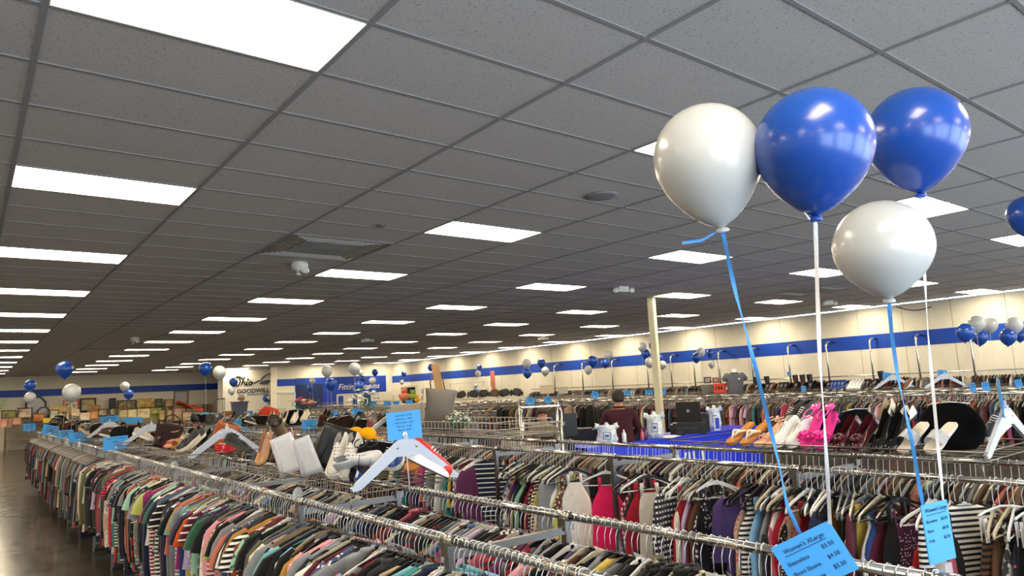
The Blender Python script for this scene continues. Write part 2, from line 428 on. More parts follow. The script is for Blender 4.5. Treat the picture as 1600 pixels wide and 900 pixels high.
# doors
def door(n, x0, x1, ztop, parts):
    o = empty('door_%d' % n, ((x0+x1)/2, YFIT-0.05, 0)); struct(o)
    w = x1-x0
    MB().box((0, 0, ztop/2), (w, 0.03, ztop)).build('door_leaf', M_DOOR, o)
    b = MB()
    for sx in (-1, 1): b.box((sx*w/2, -0.02, ztop/2), (0.06, 0.05, ztop))
    b.box((0, -0.02, ztop), (w+0.06, 0.05, 0.06)); b.build('door_frame', M_WHITE, o)
    for (a, c_, m) in parts: MB().box(((a+c_)/2, -0.03, ztop/2), (c_-a, 0.02, ztop-0.15)).build('gap', m, o)
    MB().ball((w/2-0.12, -0.05, 1.0), 0.035).build('door_handle', M_CHROME, o)
door(1, 13.25, 14.15, 2.2, [])
door(2, 16.6, 18.2, 1.95, [(-0.75, -0.45, navy), (0.15, 0.4, navy)])
door(3, 18.45, 19.1, 1.95, [(-0.3, -0.12, navy)])
struct(bx('trim_6', (19.6, YFIT-0.1, 1.0), (0.9, 0.05, 2.0), M_DOOR), 'white partition panel beside the fitting rooms')
text('lettering', 'Fitting Rooms', 0.46, tag(empty('wall_sign', (17.95, YFIT-0.06, 2.60), 0, 'white slanted lettering reading Fitting Rooms on the blue wall', 'sign')),
     (0, 0, 0), (PI/2, 0, 0), M_WHITE, shear=0.25)
# dark doorway in right wall, far
dd = empty('door_4', at(640, 625, X=XR)); struct(dd); dd.location.z = 0
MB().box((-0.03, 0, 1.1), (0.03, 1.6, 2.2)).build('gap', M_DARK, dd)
b = MB()
for sy in (-1, 1): b.box((-0.04, sy*0.85, 1.1), (0.06, 0.1, 2.2))
b.box((-0.04, 0, 2.23), (0.06, 1.8, 0.1)); b.build('door_frame', M_DOOR, dd)
# cream column
o = MB().box((0, 0, H/2), (0.13, 0.13, H)).build('column', mat('cream_post', 'DDD6B4', 0.45), None, at(1017, 465, Z=H).xy.to_3d(), (0, 0, 0.3)); struct(o, 'slim cream square post from floor to ceiling')
# cable on wall top right
a = [at(1400+k*8, 479+6*math.sin(k/7*PI), X=XR-0.03) for k in range(8)]
tag(MB().tube(a, 0.012, 5).build('wall_cable', M_BLACK), 'thin dark cable drooping on the upper side wall', 'cable')
o = bx('wall_notice', at(770, 585+12, X=XR-0.01), (0.01, 0.35, 1.1), mat('red_notice', 'C4735E', 0.6)); tag(o, 'narrow upright red notice on the cream side wall', 'notice')

# ---- logo wall sign
lg = empty('shop_logo', ((XP0+XP1)/2, YP-0.01, 0), 0, 'black shop logo with state outline, script and capitals on cream panel', 'sign')
def lp(px, py):  # a point on the panel face, in logo space
    p = at(px, py, Y=YP-0.01); return Vector((p.x-(XP0+XP1)/2, 0, p.z))
def ink_line(pts, r, name, m=None):
    return MB().tube([lp(*p)+Vector((0, -0.005, 0)) for p in pts], r, 5).build(name, m or mat('logo_ink', '15161c', 0.6), lg)
K = 1238/110.0
def L(x, y): return (340+x/K, 570+y/K)
ink_line([L(*p) for p in [(600, 320), (650, 322), (700, 290), (750, 280), (790, 230), (850, 185), (920, 152), (935, 200), (950, 290), (965, 380), (975, 400), (955, 480), (960, 540), (945, 610), (905, 660), (890, 700)]], 0.030, 'state_outline')
def stroke(pts, r=0.045):
    return MB().tube([lp(*L(*p))+Vector((0, -0.006, 0)) for p in pts], r, 5)
sc = MB()
for pts in [[(330, 215), (380, 225), (400, 290), (370, 355), (320, 370), (285, 330), (290, 260), (330, 215)],
            [(330, 215), (345, 205), (400, 215), (440, 250)],
            [(470, 210), (440, 290), (410, 360), (450, 300), (475, 290), (478, 345), (505, 350)],
            [(520, 290), (505, 350), (535, 355)],
            [(575, 290), (550, 320), (565, 360), (600, 345), (600, 300), (575, 290)]]:
    k = stroke(pts); sc.add(k.v, k.f, True)
k = MB().ball(lp(*L(535, 258)), 0.06); sc.add(k.v, k.f, True)
sc.build('script_lettering', mat('logo_ink', '15161c', 0.6), lg)
p0 = lp(*L(335, 412)); p1 = lp(*L(920, 400))
tx = text('lettering', 'GOODWILL', 0.56, lg, (p0.x, -0.01, p0.z-0.02), (PI/2, 0, 0), mat('logo_navy', '14233f', 0.6), 'LEFT', 0.004)
tx.data.offset = 0.008; tx.data.size = (p1.x-p0.x)/5.5
p0 = lp(*L(515, 505)); text('lettering', 'BOWLING GREEN', 0.15, lg, (p0.x, -0.01, p0.z), (PI/2, 0, 0), mat('logo_navy', '14233f', 0.6), 'LEFT', 0.003)
# small emblems
e = MB(); q = lp(*L(845, 312))
e.prism([(q.x+a, q.z+c_) for a, c_ in [(-0.34, -0.02), (-0.22, 0.08), (0.0, 0.13), (0.36, 0.13), (0.30, 0.02), (0.16, -0.04), (0.10, -0.15), (0.02, -0.08), (-0.10, -0.14), (-0.2, -0.08), (-0.32, -0.12)]], -0.012, 0)
e.build('bird_emblem', mat('emblem_grey', '5b6270', 0.6), lg)
e = MB(); q = lp(*L(415, 595)); e.box((q.x, -0.006, q.z), (0.38, 0.012, 0.14)); e.box((q.x, -0.006, q.z+0.16), (0.30, 0.012, 0.06)); e.box((q.x+0.02, -0.006, q.z-0.13), (0.2, 0.012, 0.08))
e.build('brown_emblem', mat('emblem_brown', '7a5a33', 0.6), lg)
q = lp(*L(862, 590)); e = MB().lathe([(0.01, 0), (0.22, 0), (0.22, 0.012), (0.01, 0.012)], 20); e.xf(Matrix.Translation((q.x, 0, q.z)) @ Matrix.Rotation(PI/2, 4, 'X')); e.build('round_emblem', mat('emblem_blue', '2d4f96', 0.6), lg)
e = MB().prism([(q.x+a, q.z+c_) for a, c_ in [(-0.02, 0.05), (0.08, 0.18), (0.19, 0.06), (0.14, -0.1), (0.06, -0.02)]], -0.018, 0); e.build('emblem_patch', M_WHITE, lg)
# ================================================================ CLOTHES AND HANGERS
PALETTE = {'black': '121215', 'navy': '1B2440', 'charcoal': '35373C', 'grey': '7E8188', 'white': 'E4E2DE', 'cream': 'DDD3BC', 'beige': 'BFA98C', 'tan': 'A98560',
 'brown': '5C3F2C', 'rust': '9A4426', 'orange': 'C4501F', 'coral': 'C46E5E', 'pink': 'DE9AA6', 'rose': 'B4546A', 'magenta': '96286A', 'hot pink': 'E81E63',
 'red': 'A8202A', 'crimson': '9E1730', 'maroon': '55182A', 'plum': '5E2A50', 'purple': '42305F', 'lavender': 'B9A6CC', 'slate': '4C5A78', 'denim': '3E5478',
 'blue': '2A437F', 'sky blue': '7FAFD6', 'teal': '2F7F86', 'aqua': '6AA8B2', 'mint': '9CCBB6', 'green': '2C5F48', 'olive': '5D5F3C', 'lime': 'B2BA6A', 'yellow': 'CDB455', 'mustard': 'A87E32'}
def lerp(a, b, u): return a+(b-a)*u
def garment_mesh(kind, seed):
    rng = random.Random(seed*31+len(kind)); b = MB(); n = 18
    G = -0.046 if kind not in ('tank top', 'dress') else -0.062
    if seed % 4 in (0, 1): G -= 0.018
    amp = rng.uniform(0.008, 0.016); fr = rng.uniform(16, 30); ph = rng.uniform(0, 6); ph2 = rng.uniform(0, 6); lean = rng.uniform(-0.02, 0.02)
    def body(levels):
        z0 = levels[0][0]; L = z0-levels[-1][0]; rg = []
        for z, w, t in levels:
            k = min(1, max(0, (z0-z)/L)); r = []
            for q in range(n):
                a = 2*PI*q/n; ca, sa = math.cos(a), math.sin(a)
                x = w*math.copysign(abs(ca)**0.75, ca); y = t*math.copysign(abs(sa)**0.8, sa)
                y += amp*k**0.7*math.sin(fr*x+ph+2*k)+0.5*amp*k*math.sin(fr*1.9*x+ph2)+lean*k
                r.append((x, y, z+G+(0.010*k*math.sin(9*x+ph2))))
            rg.append(r)
        b.rings(rg, False)
    def sleeve(path, rw, rt):
        for s in (-1, 1):
            rg = []
            for i, (x, z) in enumerate(path):
                x2, z2 = path[min(i+1, len(path)-1)]; x1, z1 = path[max(i-1, 0)]
                dx, dz = x2-x1, z2-z1; l = math.hypot(dx, dz); nx, nz = -dz/l, dx/l
                yy = 0.012*math.sin(ph+i*1.3)*i/len(path)+lean*0.5
                rg.append([(s*(x+nx*rw[i]*math.cos(a)), yy+rt[i]*math.sin(a), z+G+nz*rw[i]*math.cos(a)) for a in [2*PI*k/8 for k in range(8)]])
            if s < 0: rg = [r[::-1] for r in rg]
            b.rings(rg, False)
    sh = [(-.085, .055, .020), (-.098, .095, .016), (-.115, .145, .013), (-.135, .190, .012), (-.162, .218, .014)]
    if kind == 'tee':
        L = rng.uniform(.66, .78); body(sh+[(-.24, .205, .019), (-.36, .205, .022), (-.50, .208, .024), (-L, .22, .026)])
        sleeve([(.17, -.15), (.215, -.19), (.245, -.25), (.262, -.32)], [.045, .07, .078, .082], [.010, .014, .018, .020])
    elif kind == 'blouse':
        L = rng.uniform(.68, .84); body(sh+[(-.24, .20, .02), (-.36, .195, .022), (-.52, .205, .026), (-L, .235, .032)])
        sleeve([(.17, -.15), (.21, -.20), (.232, -.30), (.242, -.42), (.245, -.50)], [.045, .062, .056, .052, .058], [.010, .015, .02, .022, .026])
    elif kind == 'shirt':
        L = rng.uniform(.74, .92); body(sh+[(-.24, .205, .02), (-.36, .205, .022), (-.55, .21, .024), (-L, .22, .026)])
        sleeve([(.17, -.15), (.208, -.20), (.228, -.32), (.236, -.48), (.232, -.66), (.225, -.74)], [.045, .062, .052, .046, .04, .036], [.012, .016, .02, .021, .02, .02])
        b.rings([[(r*math.cos(a), r*.38*math.sin(a), z+G) for a in [2*PI*k/10 for k in range(10)]] for r, z in ((.052, -.10), (.060, -.080), (.054, -.068), (.048, -.085))], False) 
    elif kind == 'jacket':
        L = rng.uniform(.72, .95); body([(z, w, t*1.8) for z, w, t in sh]+[(-.24, .215, .04), (-.36, .215, .045), (-.60, .22, .045), (-L, .23, .05)])
        sleeve([(.17, -.15), (.215, -.20), (.24, -.33), (.25, -.5), (.245, -.68), (.24, -.76)], [.05, .068, .062, .056, .05, .046], [.02, .03, .034, .034, .032, .03])
        b.rings([[(r*math.cos(a), r*.45*math.sin(a), z+G) for a in [2*PI*k/10 for k in range(10)]] for r, z in ((.058, -.11), (.068, -.078), (.060, -.062), (.05, -.085))], False)
    elif kind in ('tank top', 'dress'):
        L = rng.uniform(.60, .70) if kind == 'tank top' else rng.uniform(.88, 1.08); k = 1 if kind == 'tank top' else 1.0
        body([(-.165, .088, .010), (-.20, .098, .013), (-.235, .125, .018), (-.29, .165, .022), (-.34, .185, .024), (-.46, .18, .024), (-.58, .195, .028), (-L, .225 if k else .26, .036)])
        for s in (-1, 1):
            b.rings([[(s*(x+dx), y, z+G) for dx, y in ((-.018, -.007), (.018, -.007), (.018, .007), (-.018, .007))] for x, z in ((.075, -.095), (.078, -.13), (.078, -.19))], True)
    elif kind == 'trousers':
        L = rng.uniform(.80, .98); 
        for s in (-1, 1):
            rg = []
            for z, w, t in [(-.17, .075, .02), (-.22, .085, .025), (-.40, .085, .026), (-.65, .075, .024), (-L, .07, .022)]:
                rg.append([(s*.075+w*math.copysign(abs(math.cos(a))**.7, math.cos(a)), t*math.sin(a)+amp*math.sin(z*8+ph+s), z+G) for a in [2*PI*k/10 for k in range(10)]])
            b.rings(rg, False)
        b.box((0, 0, -.18+G), (.30, .045, .04))
    elif kind == 'skirt':
        L = rng.uniform(.60, .85); body([(-.16, .15, .012), (-.20, .155, .016), (-.34, .19, .024), (-.5, .21, .03), (-L, .24, .038)])
    return b
GM = {}
def gmesh(kind, var, fk):
    key = (kind, var, fk)
    if key not in GM: GM[key] = garment_mesh(kind, var).mesh(kind.replace(' ', '_'), FAB[fk])
    return GM[key]
def hanger_body(style):
    b = MB()
    if style in ('plastic', 'clear'):
        for s in (-1, 1):
            b.rings([[(s*x, y, z+dz) for y, dz in ((-.005, -h), (.005, -h), (.005, h), (-.005, h))] for x, z, h in ((0, -.088, .011), (.03, -.090, .010), (.09, -.112, .007), (.16, -.140, .007), (.205, -.165, .008), (.215, -.185, .006))], True, smooth=False)
        b.tube([(-.20, 0, -.185), (.20, 0, -.185)], .004, 4)
        b.box((0, 0, -.082), (.02, .010, .024))
    elif style == 'wood':
        for s in (-1, 1):
            b.rings([[(s*x, y, z+dz) for y, dz in ((-t, -h), (t, -h), (t, h), (-t, h))] for x, z, h, t in ((0, -.090, .017, .007), (.05, -.096, .016, .007), (.13, -.122, .013, .008), (.20, -.160, .016, .014), (.22, -.178, .012, .014))], True, smooth=False)
    else:  # clip hanger
        b.tube([(-.17, 0, -.10), (-.1, 0, -.085), (0, 0, -.075), (.1, 0, -.085), (.17, 0, -.10)], .006, 5)
        for s in (-1, 1):
            b.box((s*.14, -.010, -.17), (.022, .006, .11)); b.box((s*.14, .010, -.17), (.022, .006, .11))
    return b.xf(Matrix.Translation((0, 0, -.04)))
def hook_mb(n=5):
    return MB().tube([(0, 0, -.118), (.001, .002, -.080), (0, .001, -.050), (.006, 0, -.034), (.016, 0, -.018), (.0205, 0, 0), (.015, 0, .0145), (0, 0, .0205), (-.015, 0, .0145), (-.0205, 0, 0), (-.017, 0, -.012)], .0018, n)
HM = {'plastic': hanger_body('plastic').mesh('hanger', M_PLAST), 'clear': hanger_body('clear').mesh('hanger', M_CLEAR), 'wood': hanger_body('wood').mesh('hanger', M_PAINT), 'clip': hanger_body('clip').mesh('hanger', M_CLEAR)}
HOOK = hook_mb().mesh('hook', M_STEEL)
HCOL = [('black', 'plastic', '141416'), ('black', 'plastic', '141416'), ('black', 'plastic', '1c1c1e'), ('clear', 'clear', 'D4D8DA'), ('black', 'plastic', '18181a'), ('clear', 'clear', 'D4D8DA'), ('cream', 'plastic', 'B9B29A'), ('white', 'plastic', 'D8D8D6'), ('grey', 'plastic', '6A6F74'), ('black', 'plastic', '101012'), ('tan wooden', 'wood', '7A6546')]
used_labels = set(); n_hangers = 0; kinds_n = {}
EXTRA_HANG = []    # positions of hangers past the first 300
BARZ = 1.38
def gdesc(g): return '%s %s%s' % (g['c'], (g['p'][0]+' ') if g['p'][0] != 'plain' else '', g['k'])
def hang_row(items, X, ys, place, group, seed, yaw_s=9):
    """items: list of dicts nearest first; ys: bar positions"""
    global n_hangers
    rng = random.Random(seed)
    for idx, (g, y) in enumerate(zip(items, ys)):
        def nb(i): return items[i]['c']+' '+items[i]['k'] if 0 <= i < len(items) else 'post'
        for tr in range(60):
            lab = '%s between %s and %s, %s' % (gdesc(g), nb(idx-1), nb(idx+1), place)
            if len(lab.split()) > 16: lab = '%s between %s and %s ones, %s' % (gdesc(g), nb(idx-1).split(' ')[0] if idx else 'post', nb(idx+1).split(' ')[0], place)
            if lab not in used_labels: break
            g['c'] = rng.choice(list(PALETTE)); g['p'] = rng.choice(list(FAB))
        used_labels.add(lab); g['label'] = lab
    for idx, (g, y) in enumerate(zip(items, ys)):
        k = g['k']; var = rng.randrange(4)
        yaw = math.radians(-g['yaw'] if 'yaw' in g else rng.gauss(0, yaw_s)); s = g.get('s', rng.uniform(0.93, 1.06))
        lab = g['label']
        dz = 0
        o = link(k.replace(' ', '_'), gmesh(k, var, g['p']), None, (X, y, BARZ+dz), (rng.gauss(0, 0.02), 0, yaw+(PI if rng.random() < .5 else 0)), PALETTE[g['c']], (s*(.72 if abs(g.get('yaw', 0)) > 30 and k in ('dress', 'tank top') else 1), 1.0, s))
        tag(o, lab, 'clothing', group)
        kinds_n[k] = kinds_n.get(k, 0)+1
        if k in ('trousers', 'skirt'): hn, st, hc = 'clear', 'clip', 'D4D8DA'
        else: hn, st, hc = g.get('h') or rng.choice(HCOL if rng.random() < .4 else HCOL[:-1])
        if n_hangers < 300 and (idx % 2 == 0 or idx < 90):
            n_hangers += 1
            h = link('clothes_hanger', HM[st], None, (X, y, BARZ), (0, 0, yaw), hc, (s, 1, 1))
            nm = '%s %s hanger' % (hn, 'clip' if st == 'clip' else ('' if st == 'wood' else 'plastic')); nm = ' '.join(nm.split())
            hl = '%s in %s %s next to %s, %s' % (nm, g['c'], k, nb2(items, idx), place)
            q = 0
            while hl in used_labels and q < 8:
                hl = '%s hanger in %s by %s and %s, %s' % (hn.replace(' wooden', ''), gdesc(g), items[max(idx-1, 0)]['c'], items[min(idx+1, len(items)-1)]['c'], place); q += 9
            used_labels.add(hl)
            tag(h, hl, 'hanger', 'hangers on the front rack' if X < 3 else 'hangers on the dress rack')
            link('hook', HOOK, h)
        else: EXTRA_HANG.append((X, y, yaw, hc, st))
def nb2(items, i):
    j = i+1 if i+1 < len(items) else i-1
    return items[j]['c']+' '+items[j]['k']
def seq(spec):
    out = []
    short = {'t': 'tee', 'b': 'blouse', 's': 'shirt', 'j': 'jacket', 'k': 'tank top', 'd': 'dress', 'p': 'trousers', 'q': 'skirt'}
    pats = {'': ('plain', None), 'S': ('striped', 'F4F2EC'), 'K': ('striped', '14141A'), 'R': ('striped', 'B02030'), 'N': ('pinstriped', 'F0EEE8'), 'D': ('dotted', 'F0F0F0'), 'F': ('floral', 'F2E4E0'), 'G': ('floral', '6E8A5A'),
            'P': ('floral', 'C94F6A'), 'M': ('mottled', 'E8E4DC'), 'X': ('mottled', '18181C'), 'B': ('mottled', '7A90B0'), 'L': ('plaid', 'D8D0C8'), 'Q': ('plaid', '902030')}
    for w in spec.split(';'):
        w = w.strip()
        if not w: continue
        a = w.split('/'); out.append(dict(k=short[a[0]], c=a[1], p=pats[a[2] if len(a) > 2 else '']))
        for e in a[3:]:
            kk, vv = e.split('='); out[-1][kk] = float(vv)
    return out
def assign(items, ys, X, specials):
    pxs = [pix((X-.22, y, 1.2))[0] for y in ys]; used = set(); front = []
    for spec in specials.split(';'):
        spec = spec.strip()
        if not spec: continue
        x, sp = spec.split(' ', 1); x = float(x)-(22 if X > 3 and any('yaw=%d' % q in sp for q in range(31, 60)) else 0)
        i = min((q for q in range(len(ys)) if q not in used), key=lambda q: abs(pxs[q]-x)); used.add(i); items[i] = seq(sp)[0]
        if abs(items[i].get('yaw', 0)) > 30: front.append(i)   # turned to the front: make room
    drop = {j for i in front for j in range(i) if pxs[j] < pxs[i]+44 and j not in front}
    keep = [j for j in range(len(ys)) if j not in drop]
    items[:] = [items[j] for j in keep]; ys[:] = [ys[j] for j in keep]
def randoms(n, rng, kinds, dark=0.35):
    pc = list(PALETTE); fk = list(FAB); o = []
    for i in range(n):
        c = rng.choice(['black', 'navy', 'charcoal', 'maroon', 'black', 'grey']) if rng.random() < dark else rng.choice(pc)
        p = ('plain', None) if rng.random() < 0.68 else rng.choice(fk)
        o.append(dict(k=rng.choice(kinds), c=c, p=p))
    return o
def mixin(main, n, rng, kinds, dark=0.4, every=None):
    """keep the order of main and fill up to n with narrow fillers between"""
    out = []; extra = n-len(main)
    fill = randoms(max(0, extra), rng, kinds, dark)
    r = extra/max(1, len(main)); acc = 0
    for m in main:
        out.append(m); acc += r
        while acc >= 1 and fill: out.append(fill.pop()); acc -= 1
    return out+fill
rng = random.Random(11)
# aisle-side bar of the front rack, nearest first
b1 = seq('''t/black;t/mustard;b/lavender;j/grey//yaw=15;t/cream;t/teal;t/blue;s/red;t/red//yaw=12;s/pink;t/orange;s/rust;t/black;b/grey/F;t/white/M;b/crimson//yaw=18;
 b/lavender/M/yaw=26;t/grey/F;b/yellow/F/yaw=14;t/sky blue;s/navy;t/aqua//yaw=14;b/navy;s/black/D/yaw=12;j/charcoal//yaw=10;s/navy/S/yaw=22;s/rust;t/aqua;b/denim/F;t/white//yaw=10;t/grey;b/pink/F;
 s/crimson;b/white/P;t/black//yaw=10;b/white/R/yaw=12;t/black;b/pink/M/yaw=10;s/olive;t/mint/X/yaw=20;b/navy;t/lavender;b/magenta;t/brown;t/coral;t/aqua;t/black;b/pink//yaw=10;s/navy;b/black/F;t/green//yaw=10;t/crimson;
 b/mint;t/black;t/orange;b/magenta//yaw=14;s/white;t/grey//yaw=24;s/orange//yaw=16;t/black;t/tan;s/yellow;p/olive/X;s/white/K;s/rust;s/slate//yaw=8;s/navy;b/white;j/navy;s/plum;b/maroon/X;s/maroon/P;s/black;
 s/olive;b/black/F;s/cream//yaw=14;s/black;t/mint;s/coral;b/green/F;s/coral/F;s/navy;t/black;s/black/D;b/mint;s/charcoal;s/teal;b/navy;s/grey;j/beige/M;b/white/K;s/beige;s/red//yaw=14;j/brown//yaw=10;j/olive;b/brown/F;
 s/pink;s/maroon;s/rose;s/brown;p/denim;p/navy;p/olive;p/black;p/black;p/tan;j/charcoal;b/white;s/navy;s/maroon;t/mustard;s/tan;b/brown;t/green''')
n1 = 262
items = mixin(b1, n1, rng, ['tee', 'blouse', 'shirt', 'shirt', 'tee'], 0.62)
ys = [1.12+9.6*(i/n1)**1.12+rng.uniform(-.008, .008) for i in range(n1)]
assign(items, ys, 1.49, '''640 t/black;620 t/mustard;590 t/teal;575 t/blue;560 s/red//yaw=10;548 t/rust;530 b/crimson//yaw=14;505 b/lavender/M/yaw=24;480 b/grey/F;455 b/yellow/F/yaw=14;440 t/sky blue;430 t/aqua//yaw=12;418 s/black/D/yaw=10;405 j/charcoal//yaw=8;
 392 b/navy/S/yaw=24;380 s/rust;372 t/white//yaw=10;362 b/denim/F;352 b/pink/P;345 b/white/R/yaw=14;337 b/black;330 b/pink/M;316 b/mint/X/yaw=22;305 b/lavender/F;292 t/purple;286 t/aqua;276 b/coral;268 s/navy;260 b/black/F;250 t/green//yaw=8;243 t/crimson;238 t/mint;231 t/magenta//yaw=10;
 214 s/orange//yaw=14;207 t/grey//yaw=24;198 s/yellow;191 s/grey/K;184 s/rust;176 s/slate//yaw=8;168 s/navy;158 b/lavender;150 b/maroon/X;142 s/black;133 s/cream//yaw=14;124 s/mint;117 s/coral;110 s/black/D;102 s/teal;95 s/grey/K;87 s/red//yaw=14;76 j/brown//yaw=12;68 j/olive;62 s/rose;56 s/maroon;52 p/denim;47 p/black;42 p/navy''')
hang_row(items, 1.49, ys, 'front rack aisle bar', 'clothes on the aisle bar of the front rack', 1, 12)
# second bar of the front rack
b2 = seq('''b/cream/M/yaw=35;t/black;t/black;j/black;j/charcoal;t/black;b/rose/F;s/maroon;t/cream;j/black;j/black;t/black;b/rust;t/black;t/black;b/mustard//yaw=-20;t/plum;b/rose;t/lavender;b/lavender;s/maroon;t/black;t/navy;t/cream;s/rose;b/maroon;s/white;b/red;t/cream;
 t/lavender;b/white;t/black/D;t/navy;s/black;b/grey;s/denim;t/navy;s/black;b/sky blue;t/cream;b/red;t/coral;s/lavender;s/maroon;t/cream;s/magenta''')
n2 = 150
items = mixin(b2, n2, rng, ['tee', 'blouse', 'shirt'], 0.7)
ys = [0.72+6.0*(i/n2)**1.1+rng.uniform(-.008, .008) for i in range(n2)]
hang_row(items, 2.09, ys, 'front rack inner bar', 'clothes on the inner bar of the front rack', 2)
# near bar of the second rack: dresses and tops, nearest (photo right) first
b3 = seq('''q/black;k/black;q/black;d/black;k/black;d/charcoal/M;q/brown/K;d/brown;q/yellow/F;d/navy/P;d/maroon/P;b/white/K/yaw=30;d/black;k/rose;d/red//yaw=12;k/red//yaw=25;k/lavender;k/charcoal;k/plum/D/yaw=40;
 k/white/M;d/black;b/black;d/maroon//yaw=18;b/maroon;d/blue;k/white;k/yellow;d/grey/M;k/crimson;d/black;k/black;d/mustard;d/charcoal;d/navy;k/black;d/beige/P/yaw=25;d/grey;k/black/F;k/black/D;k/crimson;d/white//yaw=12;
 k/maroon;k/rose;d/grey;k/sky blue;k/navy;k/white/K/yaw=15;k/purple//yaw=22;k/grey;d/black//yaw=48;d/black//yaw=38;k/green//yaw=40;d/navy/F;k/black;d/black;k/olive;k/lavender;k/crimson;d/navy/D;k/cream;k/black;
 k/beige/M/yaw=15;d/white//yaw=30;d/cream/M;k/lime;k/hot pink//yaw=20;k/maroon/L;k/rose/L/yaw=12;k/black;d/hot pink//yaw=46;k/lime;d/purple//yaw=10;d/slate/M;k/black;b/sky blue/X/yaw=14;k/white;d/white//yaw=40;k/tan//yaw=20;
 k/brown/F;k/lime//yaw=15;d/black;b/white/X;d/beige;k/mint/P;k/crimson;k/mint//yaw=14;d/navy;k/coral;d/white//yaw=16;b/navy/S/yaw=32;t/magenta;t/rose//yaw=16;t/plum//yaw=12;s/purple;t/maroon//yaw=12;t/rose;s/teal;t/green;t/cream;s/maroon;s/navy;t/olive''')
n3 = 166
for q in b3: q.pop('yaw', None)
items = [q for q in mixin(b3, n3, rng, ['tank top', 'dress', 'tank top', 'blouse'], 0.5) if q['c'] != 'hot pink']; n3 = len(items)
ys = [0.86+6.3*(i/n3)**1.15+rng.uniform(-.006, .006) for i in range(n3)]
assign(items, ys, 3.95, '''702 s/teal;712 b/maroon//yaw=12;722 b/plum//yaw=14;733 b/rose//yaw=16;748 b/navy/N/yaw=38;770 d/white//yaw=22;783 k/coral;791 d/navy;801 k/mint//yaw=16;812 d/crimson;823 d/cream/P;833 d/beige;841 d/white;852 k/lime;862 d/brown/F;872 k/tan//yaw=20;884 d/white//yaw=42;
 898 b/sky blue/X/yaw=14;910 d/slate/M;921 d/purple;929 k/lime;941 d/hot pink//yaw=48;966 d/rose/L/yaw=12;978 k/crimson;986 k/hot pink;999 d/white//yaw=40;1014 d/beige/M/yaw=15;1026 d/black;1036 d/cream/M;1045 d/crimson;1054 k/lavender;1064 k/brown;1074 d/black;1084 d/navy/F;1104 d/black//yaw=46;1114 k/green//yaw=20;
 1144 b/purple//yaw=24;1154 k/white/K/yaw=16;1164 k/sky blue;1174 d/grey;1184 k/rose;1192 d/white;1200 k/crimson;1210 k/black/D;1226 d/beige/P/yaw=25;1242 k/black;1252 d/navy;1262 d/charcoal;1272 d/mustard;1285 k/black;1300 d/black;1313 d/grey/M;1321 k/yellow;1329 d/white;1338 d/blue;1354 d/maroon//yaw=18;1370 d/black;
 1396 k/plum/D/yaw=40;1404 k/white/M;1412 k/lavender;1436 k/red//yaw=28;1446 d/red;1456 d/rose;1474 d/black;1490 b/white/K/yaw=32;1508 d/maroon/P;1520 q/yellow/F;1531 d/brown;1543 q/brown/K;1558 d/charcoal/M;1574 k/black;1588 q/black''')
hang_row(items, 3.95, ys, 'dress rack near bar', 'clothes on the near bar of the dress rack', 3, 8)

# ---- racks -----------------------------------------------------
def rack_mesh_rail(L): return MB().tube([(0, 0, 0), (0, L, 0)], 0.0165, 10).mesh('rail', M_CHROME)
UNIT = 1.505
RAILM = rack_mesh_rail(UNIT-0.004)
POSTM = MB().box((0, 0, (BARZ-0.02)/2), (0.030, 0.030, BARZ-0.02)).box((0, 0, BARZ-0.035), (0.05, 0.05, 0.05)).mesh('post', M_POST)
COLLM = MB().tube([(0, -0.035, 0), (0, 0.035, 0)], 0.021, 10).mesh('collar', M_CHROME)
def wire_shelf(w, L, h=0.045):
    b = MB(); r = 0.0035
    for z in (0.0, h):
        b.tube([(-w/2, 0, z), (w/2, 0, z), (w/2, L, z), (-w/2, L, z), (-w/2, 0, z)], r, 5)
    for k in range(1, 6): b.tube([(-w/2+w*k/6, 0, 0), (-w/2+w*k/6, L, 0)], r*0.7, 4)
    for k in range(int(L/0.15)+1):
        y = min(L, k*0.15); b.tube([(-w/2, y, h), (-w/2, y, 0), (w/2, y, 0), (w/2, y, h)], r*0.7, 4)
    for sx in (-1, 1):
        for y in (0.02, L-0.02): b.tube([(sx*w/2, y, 0), (sx*(w/2+0.0), y, -0.09)], r*1.3, 5)
    return b
SHELFM = {}
CROSSM = {w: MB().box((0, 0, 0), (w, 0.025, 0.03)).mesh('cross_bar', M_POST) for w in (.6, .7, .74)}
FOOTM = {w: MB().box((0, 0, 0), (w, 0.04, 0.03)).mesh('foot', M_BLACK) for w in (.6, .7, .74)}
def rack(x, y, w, lab, group, z=BARZ, shelf=None, back=True):
    o = empty('clothes_rack', (x, y, 0), 0, lab, 'clothes rack', group)
    dz = z-BARZ
    for sx in (-1, 1):
        link('rail', RAILM, o, (sx*w/2, 0, z)); link('post', POSTM, o, (sx*w/2, 0, dz if dz else 0), scale=(1, 1, 1))
        if dz: MB().box((0, 0, dz/2), (.03, .03, dz)).build('post', M_CHROME, o, (sx*w/2, 0, 0))
        link('collar', COLLM, o, (sx*w/2, 0, z))
    for zz in (0.10, z-0.06): link('cross_bar', CROSSM[w], o, (0, 0, zz))
    link('foot', FOOTM[w], o, (0, 0, 0.02))
    if shelf:
        y0, L = shelf
        if (w, L) not in SHELFM: SHELFM[(w, L)] = wire_shelf(w+0.0, L).mesh('wire_shelf', M_WIRE)
        link('wire_shelf', SHELFM[(w, L)], o, (0, y0-y, z+0.09))
    return o
def rack_row(x, w, y0, n, name, group, z=BARZ, shelves=()):
    sh = list(shelves)
    for k in range(n):
        y = y0+k*UNIT; s = None
        for q in sh:
            if y <= q[0] < y+UNIT: s = q
        rack(x, y, w, '%s, %s chrome section from its near end' % (name, ORD[k] if k < 15 else 'far'), group, z, s)
